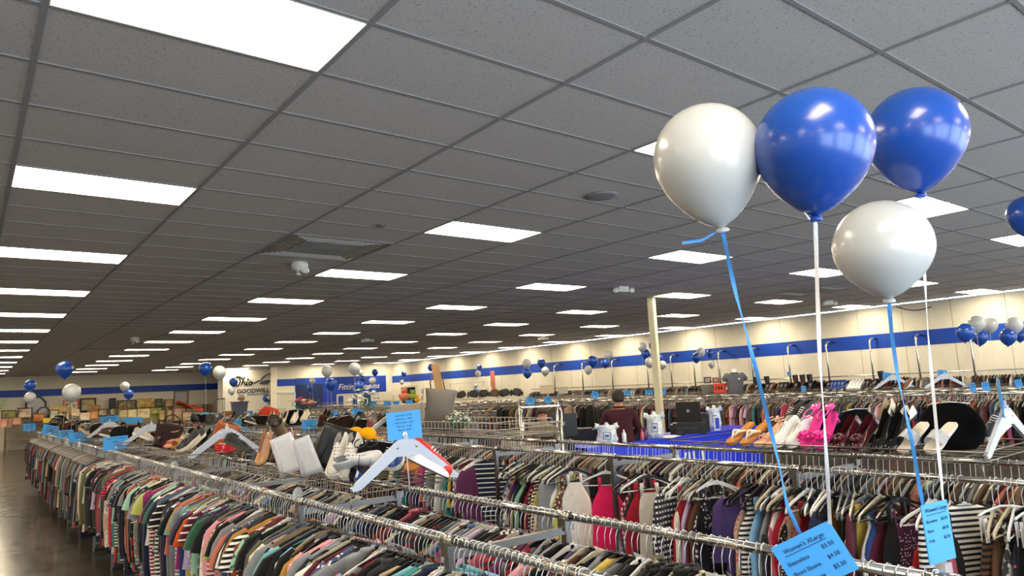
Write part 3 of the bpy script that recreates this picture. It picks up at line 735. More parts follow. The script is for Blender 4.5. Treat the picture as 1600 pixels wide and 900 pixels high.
FRONT_SH = [(3.20, 1.95), (6.30, 1.95), (9.40, 1.95), (12.5, 1.95), (15.6, 1.95), (18.7, 1.95)]
rack_row(1.79, 0.60, -0.66, 15, 'front two-bar clothes rack', 'chrome sections of the front rack', shelves=FRONT_SH)
SEC_SH = [(-0.9, 1.9), (1.33, 1.95), (5.32, 1.95), (8.0, 1.95), (11.5, 1.95), (15, 1.95)]
rack_row(4.32, 0.74, -0.66, 13, 'second rack with dresses', 'chrome sections of the dress rack', shelves=SEC_SH)
FARROWS = [(7.1, 0.7, 12.4, 11, BARZ, 'third rack past the checkout'), (9.7, 0.7, 13.6, 10, BARZ, 'fourth rack past the checkout'), (12.0, 0.7, 12.6, 11, 1.52, 'coat rack behind the checkout'),
           (13.3, 0.7, 3.6, 8, 1.46, 'shoe shelf rack facing the striped wall'), (16.4, 0.7, 2.4, 14, 1.42, 'rack beside the wall rack')]
for x, w, y0, n, z, nm in FARROWS:
    rack_row(x, w, y0, n, nm, 'chrome sections of the far racks', z, [(y0+0.05+k*3*UNIT, 1.95) for k in range(4)] if x != 13.3 else [(y0+0.05+k*2*UNIT, 2.9) for k in range(4)])
# ---- far clothes, too many to count ---------------------------
t = NT('far_cloth'); at_ = t.add('ShaderNodeVertexColor'); at_.layer_name = 'Col'
t.link(at_.outputs[0], t.b.inputs['Base Color']); t.b.inputs['Roughness'].default_value = 0.9
n_ = t.noise(t.coord(), 25, 3); t.bump(n_, 0.5, 0.02)
FARV, FARF, FARC = [], [], []
def far_garment(x, y, z, col, yaw, L, rr, sleeves=True, wide=1.0):
    c, s = math.cos(yaw), math.sin(yaw); th = rr.uniform(0.016, 0.03); 
    P = [(-.05, -.10), (.05, -.10), (.13, -.13), (.20, -.17)]
    if sleeves:
        sl = rr.choice([.36, .40, .62, .66])
        P += [(.25, -.30), (.27, -sl), (.21, -sl-.02), (.20, -.38)]
    P += [(.21*wide, -L*.6), (.22*wide, -L)]
    Q = [(-a, b) for a, b in P[2:][::-1]]
    P = P+Q; n = len(P); k = len(FARV)
    for t_ in (-th, th):
        for a, b in P:
            yy = t_*(0.5 if b > -.2 else 1)+0.012*math.sin(a*25+y*9)*min(1, -b)
            FARV.append((x+a*c-yy*s, y+a*s+yy*c, z+b-0.025))
    # fan triangulated sides through vertical strips
    m = n//2
    for off, flip in ((0, False), (n, True)):
        left = [0]+[n-1-i for i in range(m-1)]; right = [1+i for i in range(m)]
        left = left[:m]; right = right[:m]
        for i in range(m-1):
            f = (left[i]+k+off, right[i]+k+off, right[i+1]+k+off, left[i+1]+k+off)
            FARF.append(f[::-1] if flip else f)
    for i in range(n): FARF.append((i+k, (i+1) % n+k, (i+1) % n+n+k, i+n+k))
    FARC.extend([col]*(2*n))
def far_row(x, y0, y1, z, step, seed, L=(.6, .95), dark=.42, wide=1.0, hooks=True, pal=None):
    rr = random.Random(seed); y = y0; names = pal or list(PALETTE)
    while y < y1:
        if y0+0.6 < y and rr.random() < 0.012: y += 0.15
        cn = rr.choice(['black', 'navy', 'charcoal', 'maroon', 'brown', 'grey']) if rr.random() < dark+.12 else rr.choice(names)
        co = srgb(PALETTE[cn]); q = rr.uniform(.8, 1.1); gm = .3*co[0]+.6*co[1]+.1*co[2]; co = tuple((.72*u_+.28*gm)*q*.92 for u_ in co)+(1,)
        far_garment(x, y, z, co, rr.gauss(0, .14), rr.uniform(*L), rr, rr.random() < .75, wide)
        if hooks: EXTRA_HANG.append((x, y, 0, rr.choice(['1c1c1e', '8f8974', 'a4a4a2', '77623f', '5A5F64', '141416']), 'far', z))
        y += step*rr.uniform(.6, 1.4)
far_row(1.49, 10.8, 21.5, BARZ, .055, 1, (.8, 1.12), .5)
far_row(2.09, 6.8, 21.5, BARZ, .055, 2)
far_row(3.95, 7.2, 18.5, BARZ, .055, 3, (.6, 1.0))
far_row(4.69, 0.75, 18.5, BARZ, .042, 4, (.6, .8), .5)
for i, (x, w, y0, n, z, nm) in enumerate(FARROWS):
    for s in (-1, 1):
        st = .065 if x != 12.0 else .12
        far_row(x+s*w/2, y0+.1, y0+n*UNIT-.1, z, st, 20+i*2+s, (.62, 1.0) if x < 13 else (.6, .85), .45 if x == 12.0 else .35, 1.0, True, ['black', 'grey', 'white', 'beige', 'tan', 'maroon', 'mustard', 'charcoal', 'cream', 'blue', 'olive', 'slate', 'brown', 'rose'] if x == 12.0 else None)
# wall racks (upper and lower bar)
far_row(XR-0.45, 2.5, 23.8, 1.77, .075, 50, (.55, .7), .4, 1.0, True, ['brown', 'tan', 'beige', 'cream', 'grey', 'white', 'maroon', 'rust', 'black', 'sky blue', 'rose'])
far_row(XR-0.45, 2.5, 23.8, 0.95, .10, 51, (.55, .7), .3)
me = bpy.data.meshes.new('clothing'); me.from_pydata(FARV, [], FARF)
ca = me.color_attributes.new('Col', 'FLOAT_COLOR', 'POINT'); ca.data.foreach_set('color', np.array(FARC, dtype=np.float32).ravel())
me.materials.append(t.m); me.update()
tag(link('clothing', me), 'dense hanging clothes on the farther racks and wall rack', 'clothing', None, 'stuff')
# remaining hangers as one mass
HV, HF, HC = [], [], []
def addmesh(mb, M, col):
    k = len(HV); HV.extend([tuple(M @ Vector(p)) for p in mb.v]); HF.extend([tuple(i+k for i in f) for f in mb.f]); HC.extend([col]*len(mb.v))
hb = {'plastic': hanger_body('plastic'), 'clear': hanger_body('clear'), 'wood': hanger_body('wood'), 'clip': hanger_body('clip')}
hk = hook_mb(4); steel = (0.6, 0.6, 0.6, 1)
farh = MB()
for s in (-1, 1): farh.rings([[(s*a, y, z+dz) for y, dz in ((-.005, -h), (.005, -h), (.005, h), (-.005, h))] for a, z, h in ((0, -.12, .012), (.1, -.145, .008), (.205, -.195, .01))], True, smooth=False)
fark = MB().tube([(0, 0, -.12), (.012, 0, -.03), (.021, 0, 0), (0, 0, .021), (-.020, 0, 0)], .0028, 3)
for e in EXTRA_HANG:
    zz = e[5] if len(e) > 5 else BARZ
    M = Matrix.Translation((e[0], e[1], zz)) @ Matrix.Rotation(e[2], 4, 'Z')
    addmesh(farh if e[4] == 'far' else hb[e[4]], M, (*srgb(e[3]), 1)); addmesh(fark if e[4] == 'far' else hk, M, steel)
t = NT('hanger_mass'); at_ = t.add('ShaderNodeVertexColor'); at_.layer_name = 'Col'
t.link(at_.outputs[0], t.b.inputs['Base Color']); t.b.inputs['Roughness'].default_value = 0.3
me = bpy.data.meshes.new('hangers'); me.from_pydata(HV, [], HF)
ca = me.color_attributes.new('Col', 'FLOAT_COLOR', 'POINT'); ca.data.foreach_set('color', np.array(HC, dtype=np.float32).ravel())
me.materials.append(t.m); me.update()
tag(link('clothes_hangers', me), 'crowded hangers and hooks on the farther bars', 'hanger', None, 'stuff')
# wall rack: bars and bent chrome arms
o = empty('wall_rack', (XR-0.45, 2.3, 0), 0, 'long chrome wall rack under the blue stripe of the side wall', 'clothes rack')
for z in (1.77, 0.95): MB().tube([(0, 0, z), (0, 21.6, z)], 0.016, 8).build('rail', M_CHROME, o)
for y in [5.3, 6.6, 7.87, 9.07, 10.32, 11.53, 12.8, 14.04, 15.06, 16.06, 17.15, 18.94, 20.6, 22.32]:
    MB().tube([(0, y-2.3, 0.0), (0, y-2.3, 2.60), (0.02, y-2.3, 2.70), (0.09, y-2.3, 2.76), (0.20, y-2.3, 2.77), (0.44, y-2.3, 2.77)], 0.028, 8).build('bent_arm', M_CHROME, o)
# ================================================================ BALLOONS
def balloon_mesh(R, h, n=28):
    zc = h-R; prof = []
    for k in range(11):
        u = k/10; prof.append((max(0.006, R*math.sin(PI/2*u)**0.66), zc*u))
    for k in range(1, 11):
        a = PI/2*k/10; prof.append((max(0.001, R*math.cos(a)), zc+R*math.sin(a)))
    return MB().lathe(prof, n)
def dpt(px, py, z): return Vector((0, 0, CZ))+ray(px, py)*z
BM = {}
BLUE, WHITE = '184FB2', 'C6CACC'
def balloon(kx, ky, tx_, ty_, wpx, col, label, ribbon=None, rcol='E8E8E8', group=None, R=0.14, rw=0.006, zbot=None, seg=28):
    z = F_PX*2*R/wpx; k = dpt(kx, ky, z)
    lim = (XR-.86) if kx > 445 else 99
    if k.x > lim: z *= lim/k.x
    if (kx < 640 and dpt(kx, ky, z).y > YFIT-.6): z *= (YFIT-.6)/dpt(kx, ky, z).y
    R = z*wpx/2/F_PX; k = dpt(kx, ky, z); tp = dpt(tx_, ty_, z); ax = tp-k; h = ax.length
    name = 'blue_balloon' if col == BLUE else 'white_balloon'
    o = empty('balloon', k, 0, label, 'balloon', group)
    q = ax.to_track_quat('Z', 'Y').to_euler()
    hh = max(h, R*1.9)
    key = (round(R, 3), round(hh, 2), seg)
    if key not in BM: BM[key] = balloon_mesh(R, hh, seg).mesh('balloon_skin', M_RUBBER)
    link('skin', BM[key], o, (0, 0, 0), q, col)
    kn = MB().lathe([(.004, 0), (.016, -.004), (.018, -.012), (.008, -.016), (.004, -.01)][::-1], 10).build('knot', M_RUBBER, o, (0, 0, 0.002), q, col)
    if ribbon:
        pts = [dpt(a, b, z+(c if c else 0))-k for a, b, c in ribbon]
        pp = []
        for a, b in zip(pts[:-1], pts[1:]):
            for s in range(5): pp.append(a.lerp(b, s/5))
        pp.append(pts[-1])
        vs, fs = [], []
        for i, p in enumerate(pp):
            tw = 0.9*math.sin(i*0.35)+YAW; wv = Vector((math.cos(tw), -math.sin(tw), 0))*rw
            vs += [p-wv, p+wv]
            if i: fs.append((2*i-2, 2*i-1, 2*i+1, 2*i))
        vs2 = [v+Vector((0.0006, 0.0006, 0)) for v in vs]; n = len(vs)
        fs2 = [tuple(j+n for j in f[::-1]) for f in fs]
        MB().add(vs+vs2, fs+fs2).build('ribbon', M_PAINT, o, (0, 0, 0), (0, 0, 0), rcol)
    else:
        zb = zbot if zbot else (1.5 if k.y < 27 else .02)
        MB().tube([(0, 0, 0), (0.02, 0.01, (zb-k.z)*.5), (0.0, 0.0, zb-k.z)], .0022, 4).build('ribbon', M_PAINT, o, (0, 0, 0), (0, 0, 0), rcol)
    return o
balloon(1128, 356, 1088, 165, 165, WHITE, 'large white balloon on a blue ribbon, left of the two big blue ones',
        [(1128, 357, 0), (1138, 405, 0), (1150, 460, 0), (1166, 520, 0), (1182, 580, 0), (1200, 655, 0), (1216, 720, .02), (1230, 790, .04), (1262, 860, .06), (1272, 905, .06)], '3F8FE0', rw=.0055, seg=40)
balloon(1274, 338, 1268, 139, 177, BLUE, 'largest blue balloon, in the middle of the near bunch',
        [(1274, 340, 0), (1277, 450, 0), (1281, 560, 0), (1288, 660, 0), (1294, 760, .1), (1297, 820, .14)], 'E6E8EC', rw=.005, seg=40)
balloon(1438, 302, 1424, 143, 146, BLUE, 'second blue balloon of the near bunch, right of the largest one',
        [(1438, 304, 0), (1441, 360, 0), (1446, 450, 0), (1450, 520, 0), (1457, 600, 0), (1466, 700, 0), (1475, 790, -.02), (1482, 872, -.02)], 'E6E8EC', rw=.0045, seg=40)
balloon(1389, 467, 1370, 314, 145, WHITE, 'white balloon hanging lowest in the near bunch, blue ribbon below',
        [(1389, 469, 0), (1393, 520, 0), (1403, 590, 0), (1414, 640, 0), (1425, 690, 0), (1436, 755, 0), (1450, 830, 0), (1462, 885, 0)], '3F8FE0', rw=.0055, seg=40)
balloon(1606, 372, 1604, 306, 56, BLUE, 'blue balloon cut off by the photo edge', None, zbot=1.4)
for (x, y, tx_, ty_, c) in [(1128, 357, 1066, 380, '3F8FE0'), (1438, 303, 1484, 318, 'D8D8D8'), (1272, 340, 1256, 330, 'E8E8E8')]:
    z = 1.84 if x == 1128 else (2.08 if x == 1438 else 1.71)
    a, b_ = dpt(x, y, z), dpt(tx_, ty_, z); w = Vector((0, 0, .004))
    par = [o for o in bpy.data.objects if o.name.startswith('balloon') and o.type == 'EMPTY' and (o.location-a).length < .03][0]
    mb = MB().add([a-w*.4-par.location, a+w*.4-par.location, a.lerp(b_, .5)+w-Vector((0, 0, .012))-par.location, a.lerp(b_, .5)-w-Vector((0, 0, .012))-par.location, b_+w-par.location, b_-w-par.location], [(0, 1, 2, 3), (3, 2, 4, 5)])
    mb.build('ribbon_tail', M_PAINT, par, col=c)
SMALL = [ # x y r colour label
 (101, 577, 12, 'b', 'blue balloon above the large white one, over the framed pictures'), (112, 613, 13, 'w', 'large white balloon in front of the blue stripe, over the pictures'),
 (47, 602, 8, 'b', 'small blue balloon before the octagonal mirror'), (47, 621, 8, 'w', 'small white balloon beneath a blue one near the octagonal mirror'),
 (195, 604, 7, 'w', 'small white balloon touching a blue one left of the gold mirror'), (201, 616, 7, 'b', 'small blue balloon under a white one left of the gold mirror'),
 (321, 576, 9.5, 'b', 'blue balloon left of the logo panel, below the ceiling'), (343, 582, 10, 'w', 'white balloon overlapping the left edge of the logo panel'),
 (365, 597, 6.5, 'b', 'blue balloon covering the start of the logo script'), (362, 611, 5.5, 'w', 'pale white balloon low beside the logo panel'),
 (511, 580, 8.5, 'w', 'white balloon left above the fitting rooms lettering'), (517, 600, 8.5, 'b', 'blue balloon left of the fitting rooms lettering'),
 (554, 576, 9, 'w', 'bigger white balloon above the fitting rooms lettering'), (563, 582, 4.5, 'w', 'tiny white balloon half behind the bigger white one'),
 (561, 603, 7.5, 'b', 'blue balloon covering the middle of the fitting rooms lettering'), (566, 592, 5, 'b', 'small blue balloon behind the one over the lettering'),
 (488, 595, 4.5, 'w', 'little white balloon above the white door panel'), (484, 606, 4.5, 'b', 'little blue balloon under the little white one by the blue wall'),
 (586, 582, 5, 'b', 'small blue balloon at the end of the fitting rooms wall'), (582, 595, 5.5, 'w', 'white balloon over the end of the fitting rooms lettering'),
 (631, 584, 4, 'b', 'tiny blue balloon in the far corner before the stripe'), (628, 597, 3.5, 'w', 'tiny white balloon in the far corner below the stripe'),
 (673, 574, 5, 'b', 'blue balloon on the stripe above the dark doorway'), (749, 574, 4.2, 'b', 'blue balloon on the stripe above a white one near the red notice'),
 (747, 584, 4.8, 'w', 'white balloon below the stripe left of the red notice'), (743, 603, 3.2, 'w', 'tiny white balloon low above the glass shelf'),
 (823, 568, 7, 'w', 'white balloon above a blue one, first pair on the side wall'), (824, 583, 7, 'b', 'blue balloon under the white one, first pair on the side wall'),
 (846, 567, 6.5, 'b', 'blue balloon on the stripe right of the first pair'), (852, 580, 6.3, 'w', 'white balloon below the stripe right of the first pair'),
 (926, 564, 8, 'b', 'bigger blue balloon left of the cream post'), (951, 555, 6.5, 'w', 'white balloon on the stripe left of the cream post'),
 (946, 567, 6.8, 'b', 'smaller blue balloon under the white one left of the cream post'), (919, 578, 6.2, 'w', 'white balloon under the bigger blue one'),
 (1003, 542, 7, 'w', 'white balloon just left of the cream post top of bunch'), (1009, 553, 7, 'b', 'blue balloon just left of the cream post'),
 (1021, 540, 7, 'b', 'blue balloon half behind the cream post'), (1015, 566, 7.5, 'w', 'white balloon low behind the cream post'),
 (1030, 559, 5.6, 'b', 'blue balloon right of the cream post'), (1035, 570, 6.3, 'w', 'white balloon right of the cream post below the stripe'),
 (1095, 550, 6.8, 'w', 'white balloon on the stripe above the shirt bust'), (1088, 559, 7, 'b', 'blue balloon in front of the white one above the shirt bust'),
 (1110, 552, 6.6, 'b', 'blue balloon right of the bunch above the shirt bust'), (1112, 569, 5.5, 'w', 'white balloon low right of the bunch above the shirt bust'),
 (1508, 519, 13, 'b', 'leftmost blue balloon of the far right bunch'), (1526, 506, 12, 'w', 'leftmost white balloon of the far right bunch'), (1531, 527, 11, 'b', 'blue balloon under the white ones of the right bunch'),
 (1547, 508, 11, 'w', 'middle white balloon of the right bunch'), (1585, 508, 12, 'w', 'rightmost white balloon by the photo edge'), (1575, 526, 12, 'b', 'blue balloon under the rightmost white one'), (1594, 524, 9, 'b', 'blue balloon behind the rightmost pair')]
for x, y, r, c, lab in SMALL:
    balloon(x, y+1.25*r, x, y-1.05*r, 2*r, BLUE if c == 'b' else WHITE, lab, None, 'DADADA', 'small balloons floating over the far racks', seg=16)

# ================================================================ SIGNS
def face_cam(p, off=0.0): return math.atan2(-p.x, p.y)+off
def card_sign(x0, y0, x1, y1, lab, lines=None, X=None, Y=None, D=None, yaw=0.0, roll=0.0, group='blue price cards on the racks', size=None, stand=0.12, logo=True):
    p = at((x0+x1)/2, (y0+y1)/2, X=X, Y=Y, D=D); z = depth(p); w = (x1-x0)*z/F_PX; h = (y1-y0)*z/F_PX
    if size: w, h = size
    rz = face_cam(p, yaw)
    o = empty('price_sign', p, 0, lab, 'sign', group, rot=(0, roll, rz))
    MB().box((0, 0, 0), (w, .003, h)).build('card', M_CARD, o)
    if lines:
        for (s, lx, lz, sz, al) in lines:
            text('lettering', s, sz*h, o, (lx*w, -.0025, lz*h), (PI/2, 0, 0), M_INK, al, .0003)
    elif z < 25:
        for k in range(3 if w > .1 else 2): MB().box((0, -.002, h*(.3-.2*k)), (w*(.7-.12*k), .001, h*.05)).build('print_line', M_INK, o)
    if logo and w > .12:
        e = MB().lathe([(.001, 0), (.06*h+.004, 0), (.06*h+.004, .001), (.001, .001)], 14); e.xf(Matrix.Translation((0, -.0016, -.33*h)) @ Matrix.Rotation(PI/2, 4, 'X')); e.build('round_emblem', M_WHITE, o)
        MB().box((.003, -.0035, -.33*h), (.025*h, .001, .07*h)).build('emblem_mark', M_INK, o)
    if (X or 0) in (6.5, 8.5, 12): stand = p.z-h/2-.01
    elif p.z > 1.62: stand = max(stand, p.z-h/2-1.45)
    if X and X > 19: stand = .02
    c = MB().box((0, 0, -h/2-.012), (.02, .014, .035)); c.tube([(0, 0, -h/2-.02), (0, 0, -h/2-stand)], .004, 6); c.build('clip', M_CLEAR, o)
    return o
card_sign(605, 643, 658, 686, 'blue footwear price card clipped on the nearest white hanger topper',
    [('Adult Boots - $7.98', 0, .40, .075, 'CENTER'), ('Adult Shoes - $4.98', 0, .27, .075, 'CENTER'), ('Children Shoes - $2.75', 0, .14, .075, 'CENTER'), ('Flip Flops - $1.50', 0, .01, .075, 'CENTER'), ('Slippers - $2.50', 0, -.12, .075, 'CENTER')], Y=3.2, roll=-.06, stand=.03)
card_sign(164, 682, 198, 702, 'blue sleepwear price card on the aisle bar, nearest of its bar', [("Women's Sleepwear", 0, .42, .15, 'CENTER'), ('$3.50', 0, .18, .15, 'CENTER')], X=1.5, roll=-.05, stand=.06)
card_sign(110, 675, 137, 690, 'blue price card with a small table, second on the aisle bar', [("Women's Small", 0, .44, .14, 'CENTER'), ('Sleeveless   $3.50\nShort      $4.50\nLong       $5.50', 0, .2, .12, 'CENTER')], X=1.5, roll=-.05, stand=.05)
card_sign(93, 672, 113, 686, 'blue price card half behind the one with the table', None, X=1.55, stand=.06)
card_sign(68, 665, 90, 680, 'bluish card leaning under a fallen garment on the aisle bar', None, X=1.55, roll=.3)
card_sign(38, 662, 54, 673, 'leftmost blue price card, far along the aisle bar', None, X=1.5)
card_sign(159, 650, 185, 664, 'wide blue price card behind the brown suede bag', None, X=3.9, roll=-.08)
for x0, y0, x1, y1, X, lab in [(192, 652, 206, 662, 6.5, 'dull blue card left of its twin before the pictures'), (207, 652, 221, 661, 6.5, 'dull blue card right of its twin before the pictures'), (314, 644, 326, 651, 8.5, 'pale blue card by the white wire rack'), (326, 645, 337, 651, 8.5, 'pale blue card beside the grey bin'),
      (325, 655, 340, 665, 5.0, 'blue card left of the orange tote'), (368, 655, 386, 670, 4.2, 'blue card right of the orange tote'), (384, 642, 395, 652, 7.0, 'blue card under the red stuffed bag'), (472, 656, 494, 671, 4.0, 'blue card behind the white patent boots'),
      (512, 642, 528, 654, 6.0, 'blue card on a stand above the cream slippers'), (534, 653, 553, 667, 5.0, 'blue card lower right of the standing one'), (550, 639, 567, 649, 7.0, 'blue card beside the green garments'), (480, 625, 488, 633, 12, 'small blue card before the fitting rooms'),
      (578, 627, 588, 634, 10, 'small blue card left of three beyond the flowers'), (600, 627, 611, 634, 10, 'small blue card middle of three beyond the flowers'), (614, 627, 624, 634, 10, 'small blue card right of three beyond the flowers'), (634, 625, 645, 632, 10, 'small blue card below the orange plush toy'),
      (822, 621, 835, 632, 9.0, 'blue card over the chrome display steps'), (851, 620, 862, 629, 10.5, 'blue card above the shop worker in the tan jacket'), (924, 612, 935, 622, 10.8, 'tilted blue card left of the man in maroon'), (975, 610, 986, 618, 13, 'blue card right of the man in maroon'),
      (1008, 609, 1020, 617, 13, 'blue card left of the cream post'), (1029, 607, 1040, 615, 13, 'blue card right of the cream post'), (1230, 581, 1235, 587, 19.4, 'tiny blue card on the wall rack bar'), (1252, 603, 1259, 612, 13, 'blue card among the dark shoes'),
      (1516, 598, 1524, 613, 11.5, 'upright blue card on the right before the striped wall'), (1535, 597, 1545, 611, 11.5, 'blue card right of the upright one'), (1587, 593, 1596, 605, 11.5, 'blue card nearest the right photo edge')]:
    r = {'tilted blue card left of the man in maroon': .35}.get(lab, random.Random(x0).uniform(-.1, .1))
    card_sign(x0, y0, x1, y1, lab, None, X=X, roll=r)
# two big cards by the near balloons
o = card_sign(0, 0, 0, 0, "large tilted blue price card reading Women's XLarge", None, D=1, size=(.215, .165), logo=False) if False else None
p = dpt(1272, 872, 1.86); o = empty('price_sign', p, 0, "large tilted blue price card headed Women's XLarge", 'sign', rot=(0, -.47, face_cam(p, .0)))
MB().box((0, 0, 0), (.172, .003, .135)).build('card', M_CARD, o)
for s, lx, lz, sz in [("Women's XLarge", -.062, .052, .0165), ('Sleeveless', -.070, .018, .0155), ('Short Sleeve', -.070, -.010, .0155), ('Long Sleeve', -.070, -.038, .0155), ('$3.50', .032, .024, .0155), ('$4.50', .032, -.004, .0155), ('$5.50', .032, -.032, .0155)]:
    text('lettering', s, sz, o, (lx, -.003, lz), (PI/2, 0, 0), M_INK, 'LEFT', .0003)
MB().box((-.004, -.003, .032), (.118, .001, .0012)).build('underline', M_INK, o)
MB().box((0, .004, -.07), (.02, .014, .04)).build('clip', M_CLEAR, o)
p = dpt(1466, 831, 2.0); o = empty('price_sign', p, 0, "narrow upright blue price card headed Women's Large beside the striped top", 'sign', rot=(0, -.05, face_cam(p, .95)))
MB().box((0, 0, 0), (.115, .003, .165)).build('card', M_CARD, o)
for s, lx, lz, sz in [("Women's Large", -.045, .072, .015), ('Sleeveless', -.048, .040, .012), ('Short', -.048, .014, .012), ('Long', -.048, -.012, .012), ('$3.50', .018, .040, .012), ('$4.50', .018, .014, .012), ('$5.50', .018, -.012, .012)]:
    text('lettering', s, sz, o, (lx, -.003, lz), (PI/2, 0, 0), M_INK, 'LEFT', .0003)
MB().box((0, -.003, .052), (.085, .001, .0012)).build('underline', M_INK, o)
c = MB().box((0, .0, -.10), (.03, .03, .03)); c.tube([(0, 0, -.09), (0, 0, -.14)], .008, 8); c.build('clip', M_CLEAR, o)
MB().lathe([(.002, -.003), (.018, -.003), (.018, .003), (.002, .003)], 16).xf(Matrix.Translation((-.05, -.01, -.11)) @ Matrix.Rotation(1.3, 4, 'X')).build('size_disc', M_WHITE, o)
# bar size rings / discs
for k, (x, y, lab) in enumerate([(465, 773, 'clear round size divider on the aisle bar, nearest one'), (272, 728, 'clear round size divider on the aisle bar, second one'), (126, 696, 'white round size divider on the aisle bar beneath the table card'), (105, 692, 'white round size divider left of the table card')]):
    p = at(x, y, X=1.49); o = MB().lathe([(.012, -.002), (.042, -.002), (.042, .002), (.012, .002)], 20).xf(Matrix.Rotation(PI/2, 4, 'X')).build('size_divider', M_CLEAR if k < 2 else M_WHITE, None, p, (0, 0, .5)); tag(o, lab, 'size divider')
# hanger shaped toppers
def topper(x, y, z, w, lab, h=.19, yaw=0.0, s=1.0):
    o = empty('hanger_topper', (x, y, z), yaw, lab, 'display hanger', 'white hanger shaped sign holders')
    W = w/2; pts = [(-W, 0), (-.07, h), (-.04, h+.018), (.04, h+.018), (.07, h), (W, 0), (W-.012, -.018), (W-.05, -.012), (.06, h-.065), (-.06, h-.065), (-W+.05, -.012), (-W+.012, -.018)]
    MB().prism(pts, -.009, .009).build('board', M_BOARD, o)
    MB().tube([(0, 0, h), (0, 0, h+.06)], .007, 8).box((0, 0, h+.02), (.03, .022, .03)).build('stem', M_CLEAR, o)
    for sx in (-1, 1): MB().tube([(sx*.055, -.012, h-.02), (sx*.055, .012, h-.02)], .007, 8).build('bolt', M_CHROME, o)
    return o
topper(1.79, 3.20, 1.50, .62, 'large white hanger topper carrying the footwear card, nearest')
topper(1.79, 6.32, 1.50, .62, 'white hanger topper in front of the black slip-on shoes')
topper(1.79, 9.42, 1.50, .62, 'white hanger topper left of the dark brown satchel')
topper(1.79, 12.5, 1.50, .60, 'white hanger topper right of the table card')
topper(4.32, 1.33, 1.50, .74, 'hanger topper seen edge-on at the end of the shoe shelf')
topper(4.32, 8.0, 1.50, .72, 'white hanger topper before the black shoe pile')
for (x, y, X, lab) in [(764, 622, 13.0, 'grey hanger topper on the far rack with a tilted blue card'), (790, 618, 14.0, 'far grey hanger topper right of the carded one'), (1397, 605, 13.0, 'hanger topper with a blue card among the wall shoes'), (1478, 604, 13.0, 'hanger topper below the small blue card at right')]:
    p = at(x, y, X=X); topper(p.x, p.y, p.z, .66, lab, yaw=-.9 if x > 1000 else -.5)
card_sign(1380, 582, 1393, 597, 'tilted blue card on a hanger topper over the wall shoes', None, X=13.2, roll=.2); card_sign(1466, 578, 1478, 590, 'blue card on the right hanger topper over the wall shoes', None, X=13.2, roll=.1)
card_sign(739, 608, 749, 619, 'tilted blue card above the far grey hanger topper', None, X=12.8, roll=.35)
p = at(1563, 622, X=4.3); o = empty('price_sign', p, 0, 'blue card seen edge-on above the end hanger topper', 'sign', rot=(0, .0, .35)); MB().box((0, 0, 0), (.26, .003, .19)).build('card', M_CARD, o); MB().box((0, 0, -.11), (.02, .015, .04)).build('clip', M_CLEAR, o)

# ================================================================ SHOES AND BAGS
def put(o, p, yaw, pitch=0.0, roll=0.0, L=.25):
    o.matrix_world = Matrix.Translation(p) @ Matrix.Rotation(yaw, 4, 'Z') @ Matrix.Rotation(pitch, 4, 'Y') @ Matrix.Rotation(roll, 4, 'X') @ Matrix.Translation((-L, 0, 0))
    loc, q, s = o.matrix_world.decompose(); o.location = loc; o.rotation_euler = q.to_euler()
WPROF = [(0, .022), (.02, .030), (.06, .033), (.11, .033), (.15, .040), (.19, .045), (.22, .040), (.24, .028), (.25, .010)]
def sole_mb(z0, z1, grow=0.0, heel=0):
    pts = [(x-.125, (w+grow)) for x, w in WPROF]; out = [(x+.125, w) for x, w in pts]+[(x+.125, -w) for x, w in pts[::-1]]
    n = len(out); vs = [(x, y, z0+(heel*max(0, 1-x/.17)**1.2 if heel else 0)) for x, y in out]+[(x, y, z1+(heel*max(0, 1-x/.17)**1.2 if heel else 0)) for x, y in out]
    m = n//2; fs = []
    for i in range(m-1):
        fs.append((i, i+1, n-2-i, n-1-i)[::-1]); fs.append((i+n, i+1+n, 2*n-2-i, 2*n-1-i))
    for i in range(n): fs.append((i, (i+1) % n, (i+1) % n+n, i+n))
    return MB().add(vs, fs)
def upper_mb(hp, gp, base=.012, heel=0):
    b = MB()
    for s in (-1, 1):
        rg = []
        for (x, w), h, g in zip(WPROF, hp, gp):
            zz = heel*max(0, 1-x/.17)**1.2
            rg.append([(x, s*w*(g+(1-g)*math.cos(k*PI/12)), zz+base+h*math.sin(k*PI/12)) for k in range(7)])
        if s < 0: rg = [r[::-1] for r in rg]
        b.rings(rg, False, False)
    return b
SM = {}
def smesh(key, fn, m):
    if key not in SM: SM[key] = fn().mesh(key.split('#')[0], m)
    return SM[key]
